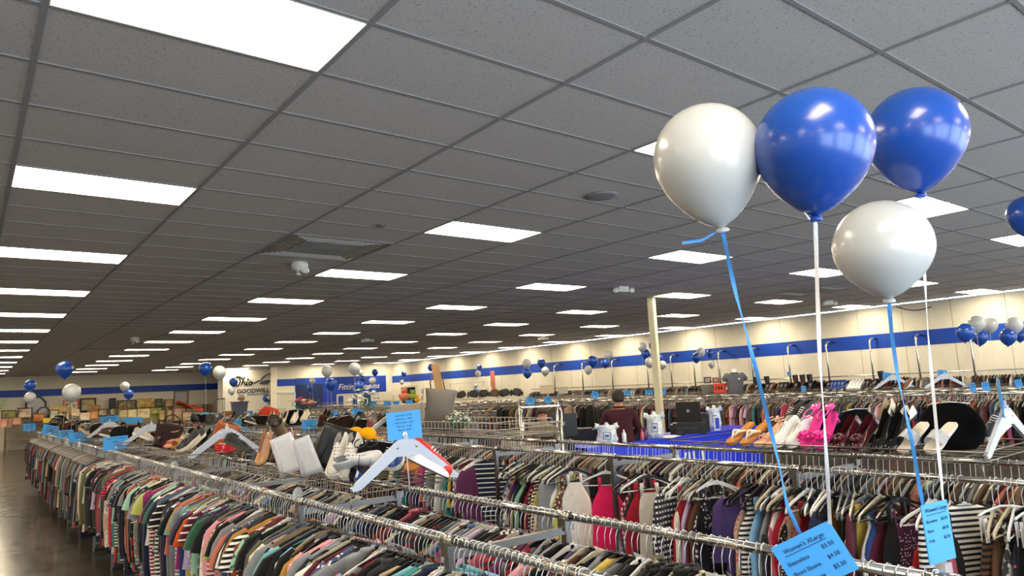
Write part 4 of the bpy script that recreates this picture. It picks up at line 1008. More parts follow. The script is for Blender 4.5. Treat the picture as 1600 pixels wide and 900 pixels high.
def shoe(kind, col, p, yaw, pitch, lab, group=None, col2='E8E8E4', roll=0, scale=1.0, mirror=False):
    o = empty('shoe', (0, 0, 0), 0, lab, 'shoe', group)
    if kind == 'sneaker':
        link('sole', smesh('sole#sn', lambda: sole_mb(0, .026, .004), M_PAINT), o, col=col2)
        link('upper', smesh('upper#sn', lambda: upper_mb([.060, .074, .072, .062, .052, .040, .030, .022, .008], [.5, .62, .6, .3, .12, 0, 0, 0, 0], .022), M_LEATHER), o, col=col)
        link('lining', smesh('lining#sn', lambda: MB().ball((.06, 0, .045), (.055, .024, .02), 10, 6), M_PAINT), o, col='2A2A2C')
        link('tongue', smesh('tongue#sn', lambda: MB().tube([(.082, 0, .092), (.10, 0, .076), (.13, 0, .066), (.16, 0, .058)], [.008, .012, .013, .010], 8), M_LEATHER), o, col=col)
        link('laces', smesh('laces#sn', lambda: [b.tube([(.105+k*.016, -.022, .080-k*.006), (.112+k*.016, 0, .094-k*.007), (.105+k*.016, .022, .080-k*.006)], .0028, 5) for b in [MB()] for k in range(4)][0], M_PAINT), o, col='F0F0EE' if col != 'E6E6E4' else 'C8CCD0')
    elif kind == 'flat':
        link('sole', smesh('sole#fl', lambda: sole_mb(0, .008, .001), M_PAINT), o, col='2a2422')
        link('upper', smesh('upper#fl', lambda: upper_mb([.052, .056, .046, .038, .036, .034, .028, .02, .008], [.85, .9, .93, .93, .72, .1, 0, 0, 0], .008), M_PATENT if col2 == 'patent' else M_LEATHER), o, col=col)
        link('insole', smesh('insole#fl', lambda: sole_mb(.009, .011, -.004), M_PAINT), o, col='14100f')
    elif kind == 'pump':
        link('sole', smesh('sole#pu', lambda: sole_mb(0, .006, .001, .06), M_PAINT), o, col='1a1716')
        link('heel', smesh('heel#pu', lambda: MB().tube([(.018, 0, .058), (.016, 0, .03), (.014, 0, 0)], [.018, .010, .007], 8), M_PATENT), o, col=col)
        link('upper', smesh('upper#pu', lambda: upper_mb([.052, .054, .044, .036, .034, .034, .028, .02, .008], [.85, .9, .93, .93, .72, .1, 0, 0, 0], .006, .06), M_PATENT), o, col=col)
        link('insole', smesh('insole#pu', lambda: sole_mb(.007, .009, -.004, .06), M_PAINT), o, col='C9A58C' if col2 == 'skin' else '17110f')
    elif kind in ('slide', 'thong', 'strap'):
        hl = .055 if kind == 'strap' else 0
        link('footbed', smesh('footbed#'+kind, lambda: sole_mb(0, .018, .002, hl), M_SUEDE), o, col=col)
        if kind == 'slide':
            link('band', smesh('band#sl', lambda: MB().rings([[(x, .052*math.cos(a), .012+.055*math.sin(a)) for a in [k*PI/10 for k in range(11)]] for x in (.12, .15, .19)], False, False), M_LEATHER), o, col=col2)
        elif kind == 'thong':
            link('strap', smesh('strap#th', lambda: MB().tube([(.10, -.04, .016), (.14, -.028, .040), (.19, 0, .026), (.14, .028, .040), (.10, .04, .016)], .009, 6).tube([(.19, 0, .026), (.205, 0, .014)], .006, 6).tube([(.135, -.03, .038), (.135, .03, .038)], .012, 6), M_LEATHER), o, col=col2)
        else:
            link('heel', smesh('heel#st', lambda: MB().tube([(.02, 0, .055), (.018, 0, 0)], [.018, .012], 8), M_LEATHER), o, col=col)
            for x, r in ((.175, .006), (.15, .005)): link('strap', smesh('strap#s%d' % (x*1000), lambda: MB().tube([(x, .042*math.cos(a), .016+.035*math.sin(a)) for a in [k*PI/8 for k in range(9)]], r, 5), M_LEATHER), o, col=col)
            link('ankle_strap', smesh('anklestrap#s', lambda: MB().tube([(.02+.045*(1-math.cos(a)), .034*math.sin(a), .12) for a in [k*PI/6 for k in range(12)]], .004, 5).tube([(.01, 0, .07), (.005, 0, .12)], .006, 5), M_LEATHER), o, col=col)
    elif kind == 'boot':
        link('sole', smesh('sole#bo', lambda: sole_mb(0, .018, .003), M_PAINT), o, col='141414')
        def bt():
            rg = []
            for (x, z, rx, ry, tl) in ((.252, .024, .006, .012, 0), (.235, .032, .018, .030, .1), (.20, .038, .026, .040, .15), (.155, .048, .036, .040, .3), (.11, .062, .050, .036, .7), (.075, .085, .056, .036, 1.15), (.058, .125, .046, .036, 1.5), (.052, .17, .047, .040, 1.57), (.05, .22, .052, .046, 1.57), (.05, .27, .058, .050, 1.57), (.05, .31, .060, .052, 1.57)):
                r = []
                for k in range(14):
                    q = 2*PI*k/14; w_ = rx*math.sin(q)*(1+.05*math.sin(z*70)); hx = ry*math.cos(q)
                    r.append((x+w_*math.sin(tl), hx, max(.012, z+w_*math.cos(tl)) if tl < 1 else z+w_*math.cos(tl)))
                rg.append(r)
            return MB().rings(rg, False)
        link('upper', smesh('upper#bo', bt, M_LEATHER), o, col=col)
        link('lining', smesh('lining#bo', lambda: MB().lathe([(.01, .295), (.046, .30), (.01, .302)], 12, (.05, 0, 0)), M_PAINT), o, col='101010')
    if scale != 1.0: o.scale = (scale,)*3
    put(o, p, yaw, pitch, roll, .25*scale); o.scale = (scale,)*3
    return o
def bag(w, h, d, col, p, rot, lab, m=None, kind='tote', col2=None, group=None):
    if p.x < 5: p = Vector((p.x, p.y, 1.488))
    o = empty('handbag', p, 0, lab, 'bag', group, rot=rot)
    rr = random.Random(lab); rg = []
    for i in range(8):
        u = i/7; k = 1-.18*u if kind in ('tote', 'tote2', 'flap') else math.sin(PI*(.12+.80*u))**.5
        r = []
        for q in range(20):
            a = 2*PI*q/20; x = w/2*k*math.copysign(abs(math.cos(a))**(.5 if kind == 'pouch' else .3), math.cos(a)); y = d/2*(1-.55*u)*math.copysign(abs(math.sin(a))**.6, math.sin(a))
            r.append((x*(1+.03*math.sin(q*2.3+i)), y*(1+.12*math.sin(q*1.7+i*1.3)), h*u))
        rg.append(r)
    MB().rings(rg, True).build('body', m or M_LEATHER, o, col=col)
    if kind == 'flap':
        MB().prism([(-w/2*.9, h*.98), (w/2*.9, h*.98), (w/2*.85, h*.42), (0, h*.34), (-w/2*.85, h*.42)], -d/2-.012, -d/2-.002).build('flap', m or M_LEATHER, o, col=col)
        for sx in (-.25, .25):
            MB().box((sx*w, -d/2-.016, h*.45), (.022, .008, h*.45)).build('strap', m or M_LEATHER, o, col=col2 or col)
            MB().tube([(sx*w-.014, -d/2-.022, h*.36), (sx*w+.014, -d/2-.022, h*.36), (sx*w+.014, -d/2-.022, h*.44), (sx*w-.014, -d/2-.022, h*.44), (sx*w-.014, -d/2-.022, h*.36)], .003, 5).build('buckle', M_STEEL, o)
    if kind == 'tote2':
        MB().tube([(-w*.30, -d*.52, 0), (-w*.20, -d*.42, h*.5), (-w*.22, -d*.24, h)], .004, 5).build('seam', m or M_LEATHER, o, col=col)
        MB().lathe([(.01, 0), (1, 0), (.01, .01)], 16).xf(Matrix.Translation((0, 0, h)) @ Matrix.Diagonal((w*.36, d*.17, .5, 1))).build('opening', M_PAINT, o, col='0c0c0d')
    elif kind != 'pouch':
        MB().tube([(-w*.28, 0, h*.95), (-w*.26, -.01, h*1.25), (0, -.015, h*1.42), (w*.26, -.01, h*1.25), (w*.28, 0, h*.95)], .008, 7).build('handle', m or M_LEATHER, o, col=col2 or col)
    else: MB().tube([(-w*.32, -d*.2, h*.97), (0, -d*.25, h*1.02), (w*.32, -d*.2, h*.97)], .004, 5).build('zip', M_STEEL, o)
    return o
SZ = 1.475
def toe(px, py, X): return at(px, py, X=X)
# --- second rack, near shelf (Y 1.33 - 3.28): toes toward the camera side
Xf = 4.02
PAIRS = [('thong', 'B9803F', 1138, 1160, 692, 'tan flat sandal with a cream jewelled thong strap', 'E6DCC6', .55), ('strap', 'DDB296', 1180, 1196, 691, 'nude ankle strap heeled sandal', 'DDB296', .3), ('sneaker', 'E6E6E4', 1211, 1233, 693, 'white knitted sneaker with grey laces', 'F0F0F0', .5),
         ('strap', 'E0409A', 1256, 1278, 697, 'shiny pink heeled sandal with a big pink flower', 'E0409A', .7), ('flat', '4A1420', 1306, 1334, 699, 'burgundy patent flat with a ruffled bow', 'patent', .65), ('pump', '151517', 1366, 1386, 704, 'black pointed leather pump', 'x', .6), ('slide', 'DDD6C8', 1408, 1452, 709, 'cream slide sandal with a grey band', 'A6AAB0', .6)]
for kind, col, xa, xb, y, lab, c2, pitch in PAIRS:
    for n, x in ((0, xa), (1, xb)):
        p = at(x, y, X=Xf); p.z = SZ+.012; q = pix(p)
        o = shoe(kind, col, p, PI-.32, pitch, '%s, %s on dress rack' % (lab, 'far one' if n == 0 else 'near one'), None, c2, scale=1.0)
        if 'flower' in lab:
            fb = MB(); rr = random.Random(n)
            for k in range(14):
                a = k*2.4; r = .006+.0028*k; fb.ball((.19+r*math.cos(a)*.9, r*math.sin(a), .05+.03*(1-k/14)), (.016, .016, .008), 8, 5)
            fb.build('flower', M_PATENT, o, col='E2248C')
            MB().lathe([(.03, .10), (.034, .11), (.03, .118)], 12).xf(Matrix.Translation((0, 0, 0))).build('heel_cup', M_PATENT, o, col='E04A9E')
        if 'bow' in lab:
            fb = MB()
            for k in range(7): a = k*.9; fb.ball((.185+.02*math.cos(a), .026*math.sin(a), .045), (.018, .016, .010), 8, 5)
            fb.build('bow', M_PATENT, o, col='3c0f1a')
bag(.33, .25, .13, '050506', at(1494, 706, X=4.34), (-.25, 0, -1.0), 'large rounded black velvet bag with a long zip at the end of the shelf', M_SUEDE, 'pouch')
MBt = at(1228, 655, X=4.55)
shoe('sneaker', '0c0c0d', at(1222, 672, X=4.4), PI-.5, .5, 'black leather shoe behind the nude sandals', None, '141414'); shoe('sneaker', '0c0c0d', at(1240, 672, X=4.4), PI-.4, .5, 'black leather shoe behind the white sneakers', None, '141414')
bag(.30, .15, .14, '060607', at(1272, 664, X=4.5), (0, .15, -.8), 'black soft bag lying behind the pink flower sandals', M_SUEDE, 'pouch')
bag(.24, .21, .15, '0c0e12', at(1342, 668, X=4.5), (0, -.1, -.9), 'dark leather bag behind the burgundy flats', M_SUEDE, 'pouch')
shoe('pump', 'B9A68F', at(1365, 680, X=4.4), PI-.3, .5, 'beige pump behind the black pointed pair'); shoe('flat', 'E4DFD6', at(1392, 680, X=4.45), PI-.3, .5, 'off white flat behind the black pumps')
shoe('sneaker', '1d2536', at(1540, 690, X=4.5), PI-.3, .4, 'dark sneaker with white sole behind the end topper')
# --- front rack, first shelf
def fs(kind, col, px, py, X, yaw, pitch, lab, c2='E8E8E4', roll=0, sc=1.0):
    p = at(px, py, X=X); p.z = 1.49 if sc != 1.05 else 1.60
    return shoe(kind, col, p, yaw, pitch, lab, None, c2, roll, sc)
fs('sneaker', 'C2C0BA', 520, 752, 1.62, -2.45, .75, 'off white high-top sneaker with loose laces, left of two', 'F0EFEA', sc=1.08)
fs('sneaker', 'C2C0BA', 541, 758, 1.64, -2.40, .75, 'off white high-top sneaker with loose laces, right of two', 'F0EFEA', sc=1.08)
fs('sneaker', 'C4C6CE', 600, 716, 1.80, -.9, -.25, 'chunky white sneaker lying on its side above the laced pair', 'F4F4F6', .9, 1.05)
bag(.17, .24, .09, 'C9CBD2', at(460, 744, X=1.64), (.1, -.35, -.75), 'white patent angular bag leaning at the left', M_PATENT, 'tote2')
bag(.13, .23, .05, 'BFC1CA', at(489, 748, X=1.66), (.1, -.30, -.75), 'white patent bag leaning on the black open one', M_PATENT, 'tote2')
bag(.27, .27, .10, '08080A', at(512, 742, X=1.86), (.15, .35, -.35), 'black leather tall boot shaft standing open beside the white pair', M_LEATHER, 'tote2')
fs('strap', '15161c', 556, 768, 1.64, -2.3, .5, 'black strappy sandal with blue inside, by the nearest topper'); fs('strap', '15161c', 572, 764, 1.72, -2.3, .4, 'black strappy sandal behind its twin by the nearest topper')
fs('flat', '1b3e78', 566, 772, 1.60, -2.1, .3, 'small blue shiny shoe low at the shelf end')
fs('pump', 'C09068', 404, 735, 1.62, -2.4, .7, 'tan wedge shoe at the left shelf rim, lower one', 'skin'); fs('pump', 'C09068', 421, 712, 1.75, -2.4, .7, 'tan wedge shoe behind the lower tan one', 'skin')
fs('boot', '6b5a45', 436, 742, 1.7, -2.4, .7, 'snake print ankle boot beside the tan wedges', sc=.8)
fs('slide', 'E4DCCB', 527, 690, 2.0, -2.4, .5, 'fluffy cream slipper behind the black boot', 'EDE6D8'); fs('slide', 'E4DCCB', 548, 692, 2.0, -2.4, .5, 'fluffy cream slipper, right of the pair', 'EDE6D8')
bag(.34, .17, .2, '101012', at(585, 702, X=2.0), (0, .1, -.6), 'black padded bag behind the blue footwear card', M_SUEDE, 'pouch')
fs('sneaker', '1d3f86', 598, 712, 1.98, -2.4, .4, 'blue slip-on shoe with white sole left of its twin'); fs('sneaker', '1d3f86', 612, 712, 2.0, -2.4, .4, 'blue slip-on shoe with white sole touching the card stem')
fs('strap', 'A9703E', 640, 712, 2.02, -2.4, .5, 'brown strappy sandal below the footwear card')
fs('sneaker', 'C8181F', 694, 738, 2.04, -.55, .55, 'red sneaker with black laces behind the nearest topper', 'C8181F', sc=1.15); fs('sneaker', 'C8181F', 704, 748, 2.06, -.5, .5, 'red sneaker with black laces nearest the inner bar', 'C8181F', sc=1.1)
fs('flat', 'ECEAE6', 700, 756, 2.0, -.5, .5, 'white shoe lying under the red sneakers')
for k, (x, y) in enumerate([(556, 680), (574, 681)]):
    o = MB().ball((0, 0, .03), (.06, .06, .05), 14, 8).box((0, -.07, .01), (.09, .06, .008)).build('cap', M_SUEDE, None, at(x, y+6, X=2.05), (0, 0, -.6+k), 'E0A012'); tag(o, 'mustard yellow cap, %s of two beyond the black padded bag' % ('left' if k == 0 else 'right'), 'cap')
# --- front rack, second shelf
bag(.29, .25, .12, '2A1719', at(262, 698, X=1.72), (.1, .2, -.55), 'dark brown satchel with two buckles on the second shelf', None, 'flap')
bag(.30, .18, .14, '5A1F26', at(243, 684, X=1.95), (0, .25, -.5), 'dark red soft bag behind the brown satchel', M_SUEDE, 'pouch')
fs('sneaker', '141517', 279, 716, 1.60, -2.5, .45, 'black slip-on with white sole, lower of two before the topper', 'E2DCCB', 0, 1.15); fs('sneaker', '141517', 290, 710, 1.72, -2.5, .45, 'black slip-on with white sole, upper of two before the topper', 'E2DCCB', 0, 1.15)
bag(.26, .26, .11, '9A4A22', at(345, 684, X=1.95), (.1, .35, -.55), 'rust orange leather tote tilted above the second topper', None, 'tote2')
bag(.18, .08, .08, 'B8202A', at(352, 686, X=1.85), (0, .1, -.55), 'small red purse in front of the rust tote', M_PATENT, 'pouch')
fs('slide', 'E2CDB4', 277, 702, 1.75, -2.5, .4, 'beige fluffy slipper left of the black slip-ons', 'EADBC8'); fs('slide', 'A8743E', 268, 716, 1.66, -2.6, .3, 'brown fringed slipper at the shelf rim', 'B88248')
fs('strap', 'B84455', 257, 706, 1.65, -2.5, .3, 'red strappy sandal left of the fringed slipper'); fs('strap', 'D8A48A', 238, 704, 1.66, -2.5, .3, 'nude strappy sandal near the shelf end')
fs('sneaker', '17181b', 392, 706, 1.95, -.6, .45, 'black sneaker right behind the second topper', '3a3d38'); fs('pump', '1a1a1c', 310, 690, 1.9, -2.5, .3, 'black pump behind the slip-on pair'); bag(.2, .12, .1, '5A2A22', at(302, 682, X=2.0), (0, 0, -.4), 'small brown bag before the green plant', None, 'pouch')
# --- third / fourth shelf
bag(.34, .20, .20, '5E3520', at(178, 680, X=1.8), (0, .1, -.5), 'brown suede slouchy bag on the third shelf', M_SUEDE, 'pouch')
fs('sneaker', '1d2c66', 144, 690, 1.65, -2.6, .4, 'navy sneaker at the rim of the third shelf'); fs('flat', 'B9BEC4', 190, 690, 1.75, -2.6, .4, 'silver shoe beside the suede bag')
fs('slide', 'D98FA0', 112, 674, 1.8, -2.6, .5, 'pink slipper above the table card', 'D98FA0', 0, 1.4); bag(.3, .22, .2, '131214', at(90, 672, X=1.8), (0, 0, -.4), 'black bag left of the pink slipper', M_SUEDE, 'pouch')
bag(.3, .25, .2, '1a1512', at(62, 668, X=1.8), (0, 0, -.4), 'dark brown bag farther along the aisle shelf', M_SUEDE, 'pouch'); bag(.3, .3, .2, '15161a', at(40, 664, X=1.85), (0, 0, -.4), 'black bin bag shaped purse behind the leftmost card', M_SUEDE, 'pouch')
bag(.3, .2, .2, '241a18', at(132, 672, X=1.95), (0, 0, -.4), 'dark bag right of the pink slipper', M_SUEDE, 'pouch')
# --- dress rack, farther shelves
rr = random.Random(3)
for k in range(10):
    x = 418+k*9.5; X = 4.1+.35*(k % 3)/2
    shoe(rr.choice(['pump', 'sneaker', 'flat']), rr.choice(['131315', '1a1a1d', 'CDBFA2', '17171a', 'D6CDBB', '2a2220']) if k > 3 else 'CDBFA2', at(x, 664-k*.5, X=X), -2.4, .5, '%s shoe from the left in the pile behind the far topper' % ORD[k], 'pile of shoes behind the far topper', scale=1.1)
bag(.4, .3, .2, 'A83A28', at(402, 645, X=4.5), (0, .3, -.5), 'red stuffed bag before the logo panel', M_SUEDE, 'pouch'); bag(.3, .12, .2, 'C8A060', at(418, 641, X=4.4), (0, .2, -.5), 'yellowish woven clutch right of the red stuffed bag', M_SUEDE, 'pouch')
bag(.34, .25, .2, '101012', at(470, 650, X=4.4), (0, 0, -.5), 'black heap bag below the silk flowers', M_SUEDE, 'pouch')
# farther shelves of the front and dress racks, filled with shoes and bags
rr = random.Random(21)
DK = ['131315', '1b1a1c', '2c211b', '3a2a20', '4a2f22', '17181c', '5c4632', '8c7a60', 'b8a488', '6a1f28', '24304a', 'a9a6a0', '101012', '1a1716']
for (xc, wd_, y0, nm, n) in [(1.79, .38, 9.75, 'third front shelf', 16), (1.79, .38, 12.6, 'fourth front shelf', 16), (1.79, .38, 15.7, 'fifth front shelf', 12), (1.79, .38, 18.8, 'sixth front shelf', 10),
                        (4.32, .6, 8.15, 'second dress rack shelf', 16), (4.32, .6, 11.6, 'third dress rack shelf', 16), (4.32, .6, 15.1, 'fourth dress rack shelf', 12)]:
    for k in range(n):
        y = y0+k*(1.75/n)*(1 if 'second front' not in nm else .5); x = xc+(wd_*.5-.08)*(-1 if k % 2 else 1)+rr.uniform(-.04, .04); c = rr.choice(DK)
        lab = '%s from the near end of the %s, a ' % (ORD[k] if k < 15 else 'last', nm)
        if k % 4 == 3: bag(rr.uniform(.20, .30), rr.uniform(.13, .20), .13, rr.choice(DK[:6]+DK[12:]), Vector((x, y, 1.5)), (0, rr.uniform(-.25, .25), rr.uniform(-.9, 0)), lab+'bag', rr.choice([M_LEATHER, M_SUEDE]), rr.choice(['pouch', 'pouch', 'tote2']))
        else: shoe(rr.choice(['sneaker', 'pump', 'flat', 'sneaker', 'strap']), c, Vector((x, y, 1.49)), rr.choice([-2.4, -2.7, -.6, -2.0]), rr.uniform(.2, .6), lab+'shoe', None, rr.choice(['E0DDD4', '1c1c1c', '1c1c1c']), scale=1.05)
# pillow, tote, board, basket on the dress rack
p = at(684, 668, X=4.25); p.z = 1.50
o = empty('cushion', p, 0, 'large grey cushion with fringed edge standing in the white wire basket', 'cushion', rot=(0, .12, -.75))
rg = []
for i in range(13):
    u = i/12; z = .46*u; wd = .160*(1+.16*abs(2*u-1)**2); t_ = .012+.085*math.sin(PI*u)**.6
    rg.append([(wd*math.copysign(abs(math.cos(a))**.8, math.cos(a)), t_*math.sin(a)*(1 if abs(math.cos(a)) < .93 else .4), z) for a in [2*PI*q/20 for q in range(20)]])
MB().rings(rg, True).build('cover', mat('cushion_grey', '6E6963', 0.95, bump=.3, bscale=200), o)
f = MB(); r_ = random.Random(5)
for k in range(70): z = .02+.44*k/70; f.tube([(-.20, 0, z), (-.225+r_.uniform(-.02, .02), r_.uniform(-.02, .02), z+r_.uniform(-.03, .01))], .003, 3)
tag(f.build('fringe', mat('fringe_grey', '9A938A', 0.95), o), kind='stuff')
bag(.30, .46, .16, '4E9AA4', at(668, 640, X=4.5), (0, -.1, -.7), 'teal leather tote with looped handles behind the cushion', None, 'tote', '6b4a32')
o = tag(MB().box((0, 0, .36), (.09, .025, .74)).build('wooden_board', mat('raw_wood', 'A9804C', 0.6, bump=.2, vary=.2, bscale=12), None, at(697, 668, X=4.35), (0, -.14, -.5)), 'narrow wooden board leaning right of the grey cushion', 'board')
b = MB(); wn_ = mat('white_wire', 'ACA89E', 0.4)
o = empty('wire_basket', (4.32, 5.38, 1.475), 0, 'long white wire basket on the dress rack holding cushion and flowers', 'basket')
b = MB()
for z in (0, .07, .14): b.tube([(-.36, 0, z), (.36, 0, z), (.36, 2.0, z), (-.36, 2.0, z), (-.36, 0, z)], .004, 5)
b.build('rim', wn_, o); b = MB()
for k in range(29): y = k*2.0/28; b.tube([(-.36, y, .14), (-.36, y, 0)], .0028, 4); b.tube([(.36, y, .14), (.36, y, 0)], .0028, 4)
for k in range(0, 29, 4): b.tube([(-.36, k*2.0/28, 0), (.36, k*2.0/28, 0)], .0028, 4)
for k in range(5): x = -.36+k*.18; b.tube([(x, 0, .14), (x, 0, 0), (x, 2.0, 0), (x, 2.0, .14)], .0028, 4)
tag(b.build('wire', wn_, o), kind='stuff')
def flowers(p, n, spread, cols, lab, pot=None, leafc='2F5A34', s=.03, h=.25):
    o = empty('flowers', p, 0, lab, 'flowers'); r_ = random.Random(lab)
    st = MB()
    lv = MB()
    for k in range(n*2):
        a, rr_ = r_.uniform(0, 2*PI), r_.uniform(.2, 1)*spread; z = r_.uniform(.2, .9)*h; c_ = Vector((rr_*math.cos(a), rr_*math.sin(a), z))
        d = Vector((r_.uniform(-1, 1), r_.uniform(-1, 1), r_.uniform(-.3, .8))).normalized()*s*2.2; w_ = d.cross(Vector((r_.uniform(-1, 1), r_.uniform(-1, 1), 1))).normalized()*s*.7
        lv.add([c_, c_+d*.5+w_, c_+d, c_+d*.5-w_, c_+d*.5+Vector((0, 0, .006))], [(0, 1, 4), (1, 2, 4), (2, 3, 4), (3, 0, 4)])
    tag(lv.build('leaves', M_PAINT, o, col=leafc), kind='stuff')
    for k in range(n):
        a, rr_ = r_.uniform(0, 2*PI), r_.uniform(0, 1)**.6*spread; z = h*(1-.5*(rr_/spread)**2)*r_.uniform(.75, 1.05)
        b = MB()
        for q in range(6): b.ball((s*.55*math.cos(q*PI/3), s*.55*math.sin(q*PI/3), 0), (s*.5, s*.5, s*.3), 6, 4)
        b.ball((0, 0, s*.15), s*.35, 6, 4)
        b.build('blossom', M_SUEDE, o, (rr_*math.cos(a), rr_*math.sin(a), z), (r_.uniform(-.5, .5), r_.uniform(-.5, .5), 0), r_.choice(cols))
        st.tube([(rr_*.3*math.cos(a), rr_*.3*math.sin(a), 0), (rr_*math.cos(a), rr_*math.sin(a), z)], .003, 3)
    tag(st.build('stems', M_PAINT, o, col='3d5a35'), kind='stuff')
    if pot: MB().lathe([(spread*.4, -.12), (spread*.55, 0), (spread*.45, 0), (spread*.3, -.1)], 14).build('pot', M_PAINT, o, col=pot)
    return o
p = at(715, 664, X=4.2); p.z = 1.51; flowers(p, 46, .15, ['DDE4D4', 'CBD6C0', 'C9CEDC'], 'bunch of small white silk flowers in the wire basket', None, '56604E', .016, .20)
flowers(at(468, 643, X=6.4), 16, .30, ['E8D9A8', 'D85A70', 'E9E0C4', 'C63E58'], 'cream and pink silk flowers before the white door', None, '3c6a44', .055, .32)
flowers(at(484, 640, X=7.0), 12, .25, ['E6D58C', 'E8E2D0', 'C2577A'], 'yellow and white silk flowers right of the pink ones', None, '3f7a5a', .05, .25)
flowers(at(568, 645, X=9.0), 22, .45, ['E9E9E4', 'F0EEE6', 'DDE0D8'], 'tall white silk flower arrangement with green leaves below the lettering', 'E9E9E6', '2f6a34', .06, .75)
flowers(at(300, 662, X=6.8), 0, .42, ['2f6a34'], 'low dark green plant before the framed posters', None, '1F5228', .06, .28)
# grey box behind the footwear card
o = tag(MB().box((0, 0, .06), (.42, .30, .20)).build('storage_box', mat('box_grey', 'A8A098', 0.7, bump=.2), None, at(637, 652, X=4.4), (0, 0, -.5)), 'pale grey fabric storage box behind the footwear card', 'box')
# bin and small things by the logo panel
o = empty('storage_bin', at(374, 652, Y=22), 0, 'slate grey plastic bin in front of the logo panel', 'bin')
MB().rings([[(sx*w_, sy*w_*.8, z) for sx, sy in ((-1, -1), (1, -1), (1, 1), (-1, 1))] for z, w_ in ((0, .17), (.45, .21))], True, smooth=False).build('body', mat('bin_slate', '494E62', 0.5), o); MB().box((0, 0, .46), (.46, .38, .03)).build('rim', mat('bin_slate', '494E62', 0.5), o)
o = tag(MB().box((0, 0, .08), (.28, .2, .16)).build('small_box', mat('tan_box', '8a6238', 0.7), None, at(357, 650, Y=24)), 'small tan box left of the slate bin', 'box')
b = MB()
for sx in (-1, 1):
    for sy in (-1, 1): b.tube([(sx*.16, sy*.12, 0), (sx*.16, sy*.12, .9)], .012, 4)
for z in (0, .3, .6, .9): b.tube([(-.16, -.12, z), (.16, -.12, z), (.16, .12, z), (-.16, .12, z), (-.16, -.12, z)], .01, 4)
pt = at(343, 658, Y=30); zt = pt.z; pt.z = 0
tag(b.xf(Matrix.Diagonal((1, 1, (zt+.9)/.9, 1))).build('wire_tower', M_BLACK, None, pt), 'narrow black wire tower left of the logo panel', 'rack')
# plush toys and toy bear near the dark doorway
for (x, y, c, s, lab) in [(632, 627, 'E2886A', .19, 'round coral orange plush toy by the dark doorway'), (645, 625, '9AA84A', .14, 'green and orange plush toy above the coral one'), (652, 629, 'D9A93C', .10, 'small yellow plush toy right of the coral one')]:
    o = empty('plush_toy', at(x, y, X=13.5), -.5, lab, 'toy')
    MB().ball((0, 0, s*.9), (s, s*.8, s*.9), 14, 10).build('body', M_SUEDE, o, col=c); MB().ball((0, 0, s*2.1), s*.62, 12, 8).build('head', M_SUEDE, o, col=c)
    for sx in (-1, 1): MB().ball((sx*s*.45, 0, s*2.6), s*.22, 8, 6).build('ear', M_SUEDE, o, col=c); MB().ball((sx*s*.22, -s*.58, s*2.15), s*.07, 6, 4).build('eye', M_BLACK, o)
    for sx in (-1, 1): MB().ball((sx*s*.9, -s*.2, s*1.1), (s*.3, s*.3, s*.45), 8, 6).build('arm', M_SUEDE, o, col=c)

